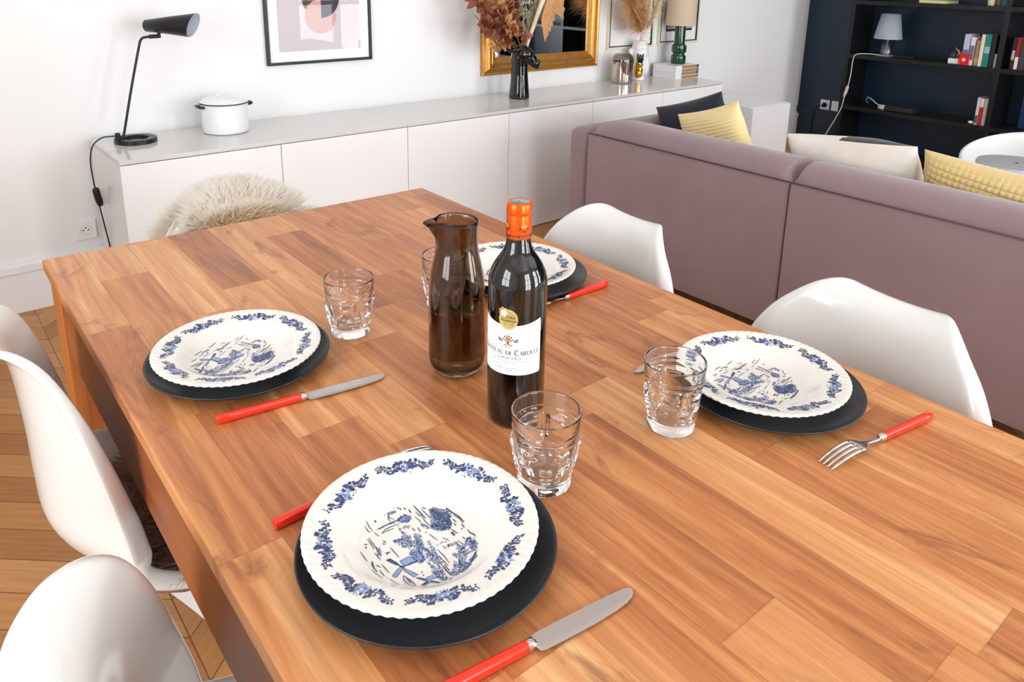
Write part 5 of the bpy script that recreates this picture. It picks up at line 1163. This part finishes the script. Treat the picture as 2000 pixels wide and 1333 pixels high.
blobs(mb, [(hp(.016, 0, .238), (.060, .052, .052), Euler((0, .25, ez))), (hp(.052, -.002, .216), (.044, .036, .036), Euler((0, .5, ez))), (hp(.082, -.002, .190), (.031, .032, .027), Euler((0, .3, ez))),
           (hp(.100, .014, .198), (.013, .013, .012), E0), (hp(.100, -.016, .198), (.013, .013, .012), E0), (hp(.088, -.002, .170), (.020, .022, .012), Euler((0, .3, ez))),
           (hp(.042, -.042, .238), (.017, .011, .015), Euler((0, 0, ez))), (hp(.042, .038, .238), (.017, .011, .015), Euler((0, 0, ez))), (hp(.038, -.044, .254), (.024, .009, .006), Euler((0, .35, ez))), (hp(.044, -.042, .222), (.022, .009, .005), Euler((0, .35, ez))),
           (hp(-.066, -.034, .272), (.036, .014, .017), Euler((0, .22, ez))), (hp(-.040, -.036, .262), (.026, .016, .014), Euler((0, -.35, ez))), (hp(-.056, .044, .272), (.036, .014, .017), Euler((0, .22, ez)))])
o = mb.build('vase_body', M_bgloss, vs, True); rmd = o.modifiers.new('r', 'REMESH'); rmd.mode = 'VOXEL'; rmd.voxel_size = .0032; rmd.use_smooth_shade = True
sm = o.modifiers.new('s', 'SMOOTH'); sm.factor = .6; sm.iterations = 3
VB = SW(2.072, .245, SZ + .27)
M_cop = mat('copper_brown_leaf', (164, 98, 66), .6, var=(60, .35)); M_cop2 = mat('rust_leaf', (140, 78, 56), .6, var=(60, .3)); M_peach = mat('peach_tan_leaf', (204, 146, 96), .6, var=(60, .2)); M_stem = mat('dry_stem_brown', (120, 84, 54), .7)
M_green = mat('faded_green_stem', (142, 160, 132), .6); M_seed = mat('cream_seed_head', (226, 206, 176), .8); M_bud = mat('blue_black_bud', (28, 34, 44), .5); M_palm = mat('tan_dried_palm', (206, 152, 100), .7, var=(50, .2)); M_rachis = mat('cream_palm_stalk', (232, 214, 184), .6)
GV = 'dried stems in the black vase'
def wpt(a, b, z): return SW(a, b, z)
def leaf(mb, p, d, nrm, L, w, m, cup=.15):
    d = d.normalized(); s = d.cross(nrm).normalized(); nn = s.cross(d)
    rows = [(0, .05), (.25, .75), (.5, 1.0), (.75, .78), (1, .04)]; k = len(mb.v)
    for t, q in rows:
        c = p + d * (L * t) + nn * (-cup * L * t * t)
        mb.v += [tuple(c - s * w * q / 2 + nn * cup * w * .4), tuple(c), tuple(c + s * w * q / 2 + nn * cup * w * .4)]
    for j in range(4):
        for i in range(2): mb.f.append((k + 3 * j + i, k + 3 * j + i + 1, k + 3 * j + i + 4, k + 3 * j + i + 3)); mb.m.append(m)
def branch(i, pts, label, nl, L, w, ms, seed, r=.0022, start=.42):
    rng = random.Random(seed); path = smoothpath([SW(*q) for q in pts], 8); root = thing('dried_leaf_branch', label, 'dried branch', path[0], 0, GV); o0 = Vector(path[0])
    P = [Vector(q) - o0 for q in path]; MB().tube(P, [r * (1 - .6 * k / len(P)) for k in range(len(P))], 7).build('stem', M_stem, root, True)
    mb = MB()
    for k in range(nl):
        t = start + (1 - start) * k / nl; j = int(t * (len(P) - 1)); tan = (P[min(j + 1, len(P) - 1)] - P[j - 1]).normalized()
        sd_ = Vector((rng.gauss(0, 1), rng.gauss(0, 1), rng.gauss(0, .6))); sd_ = (sd_ - tan * sd_.dot(tan)).normalized()
        leaf(mb, P[j], sd_ * 1.0 + tan * .55, Vector((rng.gauss(0, 1), -1.2, rng.gauss(0, 1))).normalized(), L * rng.uniform(.7, 1.15), w * rng.uniform(.8, 1.15), rng.randrange(len(ms)))
    mb.build('foliage', ms, root, True)
SZV = SZ + .27
branch(0, [(2.060, .245, SZV - .05), (2.035, .24, SZV + .03), (1.92, .22, SZV + .12), (1.80, .20, SZV + .21), (1.69, .18, SZV + .29)], 'copper leaved dried branch reaching furthest left from the black vase', 62, .068, .036, [M_cop, M_cop2], 1)
branch(1, [(2.060, .235, SZV - .05), (2.030, .23, SZV + .02), (1.93, .20, SZV + .07), (1.83, .17, SZV + .12), (1.74, .16, SZV + .145)], 'rust leaved dried branch drooping low over the gold mirror frame', 54, .066, .036, [M_cop2, M_cop], 2)
branch(2, [(2.068, .240, SZV - .05), (2.050, .24, SZV + .05), (1.99, .23, SZV + .16), (1.94, .22, SZV + .30), (1.92, .21, SZV + .42)], 'upright copper leaved branch in the middle left of the bouquet', 80, .062, .036, [M_cop, M_peach], 3)
branch(3, [(2.062, .225, SZV - .05), (2.040, .21, SZV + .03), (1.95, .18, SZV + .10), (1.87, .17, SZV + .20), (1.82, .17, SZV + .34)], 'peach leaved dried branch behind the rust leaves', 70, .058, .034, [M_peach, M_cop], 4)
branch(4, [(2.055, .235, SZV - .05), (2.02, .225, SZV + .01), (1.96, .21, SZV + .040), (1.90, .20, SZV + .035), (1.85, .19, SZV + .02)], 'short tan frond hanging over the left ear of the black vase', 60, .050, .014, [M_peach, M_palm], 5)
branch(5, [(2.078, .235, SZV - .05), (2.078, .235, SZV + .01), (2.084, .22, SZV + .04), (2.088, .21, SZV + .07)], 'short pinkish leaf sprig standing at the mouth of the black vase', 12, .048, .034, [mat('pink_tan_leaf', (206, 140, 110), .6)], 6)
branch(6, [(2.066, .242, SZV - .05), (2.055, .24, SZV + .06), (2.04, .235, SZV + .18), (2.02, .23, SZV + .32)], 'orange tan feathery branch close to the green stems', 90, .036, .012, [M_peach, M_cop], 7, start=.35)
rng = random.Random(12)
for i in range(13):
    a1 = 2.07 + .006 * i - .01; tip = (a1 + .020 * (i - 5), .235 + rng.uniform(-.03, .05), SZV + .34 + rng.uniform(0, .1))
    P = smoothpath([SW(2.076 + .002 * i, .24, SZV - .05), SW(2.080 + .003 * i, .24, SZV + .05), SW(2.075 + .010 * i, .238, SZV + .20), SW(*tip)], 6); o0 = Vector(P[0])
    r = thing('dried_grass_stem', 'thin faded green and straw stem rising from the middle of the bouquet', 'dried stem', P[0], 0, 'thin green and straw stems in the black vase'); Q = [Vector(q) - o0 for q in P]
    MB().tube(Q, .0016, 6).build('stem', M_green if i % 2 == 0 else M_seed, r, True); mb = MB()
    for k in range(46):
        j = rng.randrange(len(Q) // 2, len(Q)); d = Vector((rng.gauss(0, 1), rng.gauss(0, 1), rng.uniform(.6, 1.6))); leaf(mb, Q[j], d, Vector((0, -1, .2)), .036 * rng.uniform(.6, 1.2), .0045, 0)
    mb.build('seed_head', M_seed if i % 2 else M_green, r, True)
for i, (a, z) in enumerate(((2.077, SZV + .225), (2.060, SZV + .150), (2.00, SZV + .235))):
    P = smoothpath([SW(2.072, .22, SZV - .05), SW(2.070 + .3 * (a - 2.07), .205, SZV + .06), SW(a, .190, z - .02)], 6); o0 = Vector(P[0]); r = thing('dried_bud_stem', 'dark teardrop bud on a thin stem in front of the bouquet', 'dried stem', P[0], 0, 'dark bud stems in the black vase'); Q = [Vector(q) - o0 for q in P]
    MB().tube(Q, .0014, 6).build('stem', M_stem, r, True); mb = MB(); blobs(mb, [(Q[-1] + Vector((0, 0, .014)), (.0085, .0085, .018), Euler((0, .3 * i - .3, 0)))], 14); mb.build('bud', M_bud, r, True)
# cut palm spear, tan with jagged tip, stalk cream
pr = thing('dried_palm_leaf', 'large tan dried palm leaf with jagged drooping edge right of the black vase', 'dried palm leaf', SW(2.085, .22, SZV - .05), 0, GV); o0 = SW(2.085, .22, SZV - .05)
P = smoothpath([SW(2.085, .22, SZV - .05), SW(2.10, .21, SZV + .04), SW(2.135, .19, SZV + .16), SW(2.18, .17, SZV + .30)], 6)
MB().tube([Vector(q) - o0 for q in P], [.005 + .012 * k / len(P) for k in range(len(P))], 8).build('stalk', M_rachis, pr, True)
edge = [(2.24, .30), (2.20, .22), (2.175, .165), (2.175, .12), (2.187, .105), (2.195, .075), (2.212, .036), (2.226, .060), (2.24, .072), (2.238, .092), (2.262, .088), (2.258, .112), (2.283, .118), (2.274, .140), (2.30, .150), (2.292, .172), (2.318, .18), (2.345, .178), (2.385, .145), (2.380, .18), (2.395, .205), (2.375, .22), (2.385, .25), (2.35, .31), (2.30, .33)]
k0 = Vector(SW(2.215, .17, SZV + .20)) - o0; v = [tuple(k0 + Vector((0, -.012, 0)))]
for y_ in (0, .004): 
    for a, z in edge: v.append(tuple(Vector(SW(a - .040, .165 + y_ + .25 * (a - 2.25), SZV + z)) - o0))
n = len(edge); v.append(tuple(k0 + Vector((0, .006, 0)))); f = [(0, 1 + i, 1 + (i + 1) % n) for i in range(n)] + [(2 * n + 1, n + 1 + (i + 1) % n, n + 1 + i) for i in range(n)] + [(1 + i, n + 1 + i, n + 1 + (i + 1) % n, 1 + (i + 1) % n) for i in range(n)]
mesh('blade', v, f, M_palm, pr, False)

# mirrored jar
jr = thing('candle_jar', 'smoky silver mirrored glass jar beside the white bird vase', 'jar', SW(2.990, .325, SZ + .0003), SA)
lathe('silver_body', [(.001, 0), (.060, 0), (.067, .006), (.069, .02), (.069, .135), (.0665, .1351), (.0665, .02), (.001, .012)], mat('silvered_brown_glass', (196, 184, 172), .05, metal=.92), jr, 64)
lathe('clear_shoulder', [(.0690, .1355), (.0685, .150), (.063, .168), (.052, .178), (.050, .182), (.048, .178), (.059, .166), (.065, .149), (.0665, .1355)], thinpane('smoky_shoulder_glass', (.78, .74, .70), 2.0), jr, 64)
# white bird vase with gold and black front
M_wpor = mat('white_porcelain', (240, 238, 238), .12, coat=.4); M_goldm = mat('mirror_gold', (214, 160, 60), .10, metal=1.0)
bv = thing('bird_vase', 'white porcelain bird vase with gold and black glazed front', 'vase', SW(3.185, .360, SZ + .0003), SA - .62)
mb = MB().lathe([(.001, 0), (.040, 0), (.042, .004), (.034, .03), (.036, .07), (.050, .13), (.056, .18), (.052, .215), (.040, .245), (.030, .252), (.001, .252)], 40)
blobs(mb, [(Vector((.0, -.012, .205)), (.050, .046, .044), E0), (Vector((-.052, -.010, .185)), (.026, .018, .018), Euler((0, .3, 0))), (Vector((.038, .006, .12)), (.030, .038, .085), Euler((0, -.12, 0))), (Vector((-.060, -.018, .176)), (.013, .010, .020), E0)])
o = mb.build('vase_body', M_wpor, bv, True); q_ = o.modifiers.new('r', 'REMESH'); q_.mode = 'VOXEL'; q_.voxel_size = .004; q_.use_smooth_shade = True
mb = MB(); blobs(mb, [(Vector((-.006, -.026, .062)), (.027, .016, .066), E0), (Vector((-.006, -.036, .105)), (.024, .013, .030), E0)]); mb.build('gold_front', M_goldm, bv, True)
mb = MB(); blobs(mb, [(Vector((-.006 + .013 * k, -.0505, .142)), (.0085, .010, .034 - .004 * (k == 0)), Euler((0, .12 * k, 0))) for k in (-1, 0, 1)]); mb.build('black_feathers', M_bgloss, bv, True)
mb = MB(); blobs(mb, [(Vector((.004, -.058, .205)), (.003, .003, .004), E0)], 10); mb.build('eye', M_bgloss, bv, True)
# pampas plumes
M_pam = mat('pampas_tan', (218, 170, 120), .85); M_pam2 = mat('pampas_pale_straw', (226, 206, 172), .85)
def plume(pts, label, L, cnt, m, seed, w=.0008, spread=.5):
    cnt = int(cnt * 1.7); L = L * 1.0; spread = spread * 1.25
    rng = random.Random(seed); P = smoothpath([SW(*q) for q in pts], 8); o0 = Vector(P[0]); r = thing('pampas_plume', label, 'pampas grass', P[0], 0, 'dried plumes in the white bird vase'); Q = [Vector(q) - o0 for q in P]
    MB().tube(Q, .0022, 6).build('stem', m, r, True); mb = MB()
    for k in range(cnt):
        t = .40 + .60 * rng.random(); j = min(int(t * (len(Q) - 1)), len(Q) - 2); p = Q[j].lerp(Q[j + 1], rng.random()); tan = (Q[j + 1] - Q[j]).normalized()
        d = tan * .9 + Vector((rng.gauss(0, spread), rng.gauss(0, spread * .6), rng.gauss(0, spread)))
        strands(mb, [(p, d.normalized())], L * (.5 + t), w, 3, 0, rng, .25, .1)
    mb.build('fluff', m, r, True)
BZ = SZ + .245
plume([(3.175, .36, BZ - .05), (3.150, .335, BZ + .05), (3.06, .30, BZ + .15), (2.96, .27, BZ + .28)], 'broad tan pampas plume leaning left out of the white bird vase', .105, 1900, M_pam, 31, .0010, .38)
plume([(3.180, .36, BZ - .05), (3.165, .335, BZ + .06), (3.12, .30, BZ + .18), (3.07, .28, BZ + .34)], 'upright tan pampas plume in the middle of the white bird vase', .080, 1500, M_pam, 32, .0010, .34)
plume([(3.192, .36, BZ - .05), (3.20, .335, BZ + .06), (3.24, .31, BZ + .18), (3.28, .29, BZ + .32)], 'pale straw plume leaning right out of the white bird vase', .055, 900, M_pam2, 33, .0008, .4)
plume([(3.188, .365, BZ - .05), (3.195, .345, BZ + .07), (3.205, .33, BZ + .20), (3.21, .32, BZ + .34)], 'pale straw plume standing upright between the tan plumes and the green lamp', .05, 700, M_pam2, 34, .0008, .3)
# four stacked books under the green lamp
for k, (dx, lab) in enumerate(((0, 'white paperback lowest in the stack under the green lamp'), (.004, 'white paperback second from the bottom of the stack under the green lamp'), (-.003, 'white paperback third from the bottom of the stack under the green lamp'), (.002, 'white paperback on top of the stack under the green lamp'))):
    z = SZ + .0006 + k * .0216; r = thing('book', lab, 'book', SW(3.395 + dx, .225 + dx, z), SA, 'white books stacked under the green lamp')
    MB().box(0, .240, 0, .190, 0, .0012).box(0, .240, 0, .190, .0200, .0212).box(0, .0012, 0, .19, .0012, .0200).box(.0012, .062, 0, .0012, .0012, .0200).build('cover', M_trim, r)
    box('pages', .0016, .2390, .0016, .189, .0014, .0198, mat('brown_page_edges', (166, 128, 92), .8), r)
    MB().box(.222, .240, -.0006, .0009, .0012, .0200).build('colour_tab', mat('cover_tab', ((40, 150, 150), (120, 40, 100), (60, 120, 180), (90, 40, 110))[k], .5), r)
# green lamp
gl_ = thing('table_lamp', 'dark green turned table lamp with beige linen shade standing on the white books', 'lamp', SW(3.540, .325, SZ + .0875), SA)
lathe('lamp_base', [(.001, 0), (.046, 0), (.049, .004), (.049, .048), (.047, .054), (.040, .058), (.039, .064), (.040, .070), (.047, .074), (.049, .080), (.049, .112), (.047, .122), (.038, .128), (.0355, .134), (.0355, .300), (.03, .305), (.001, .306)], mat('bottle_green_ceramic', (14, 66, 36), .10, coat=.5), gl_, 64)
lathe('lamp_shade', [(.100, .252), (.094, .50), (.092, .50), (.098, .252)], mat('beige_linen_shade', (206, 184, 160), .85, bump=(500, .3)), gl_, 64)
MB().tube(smoothpath([(.040, .020, .006), (.075, .020, .020), (.100, .03, .004), (.112, .06, -.02), (.118, .10, -.08), (.115, .128, -.0840)], 6), .0024, 8).build('power_cord', M_dark, gl_, True)
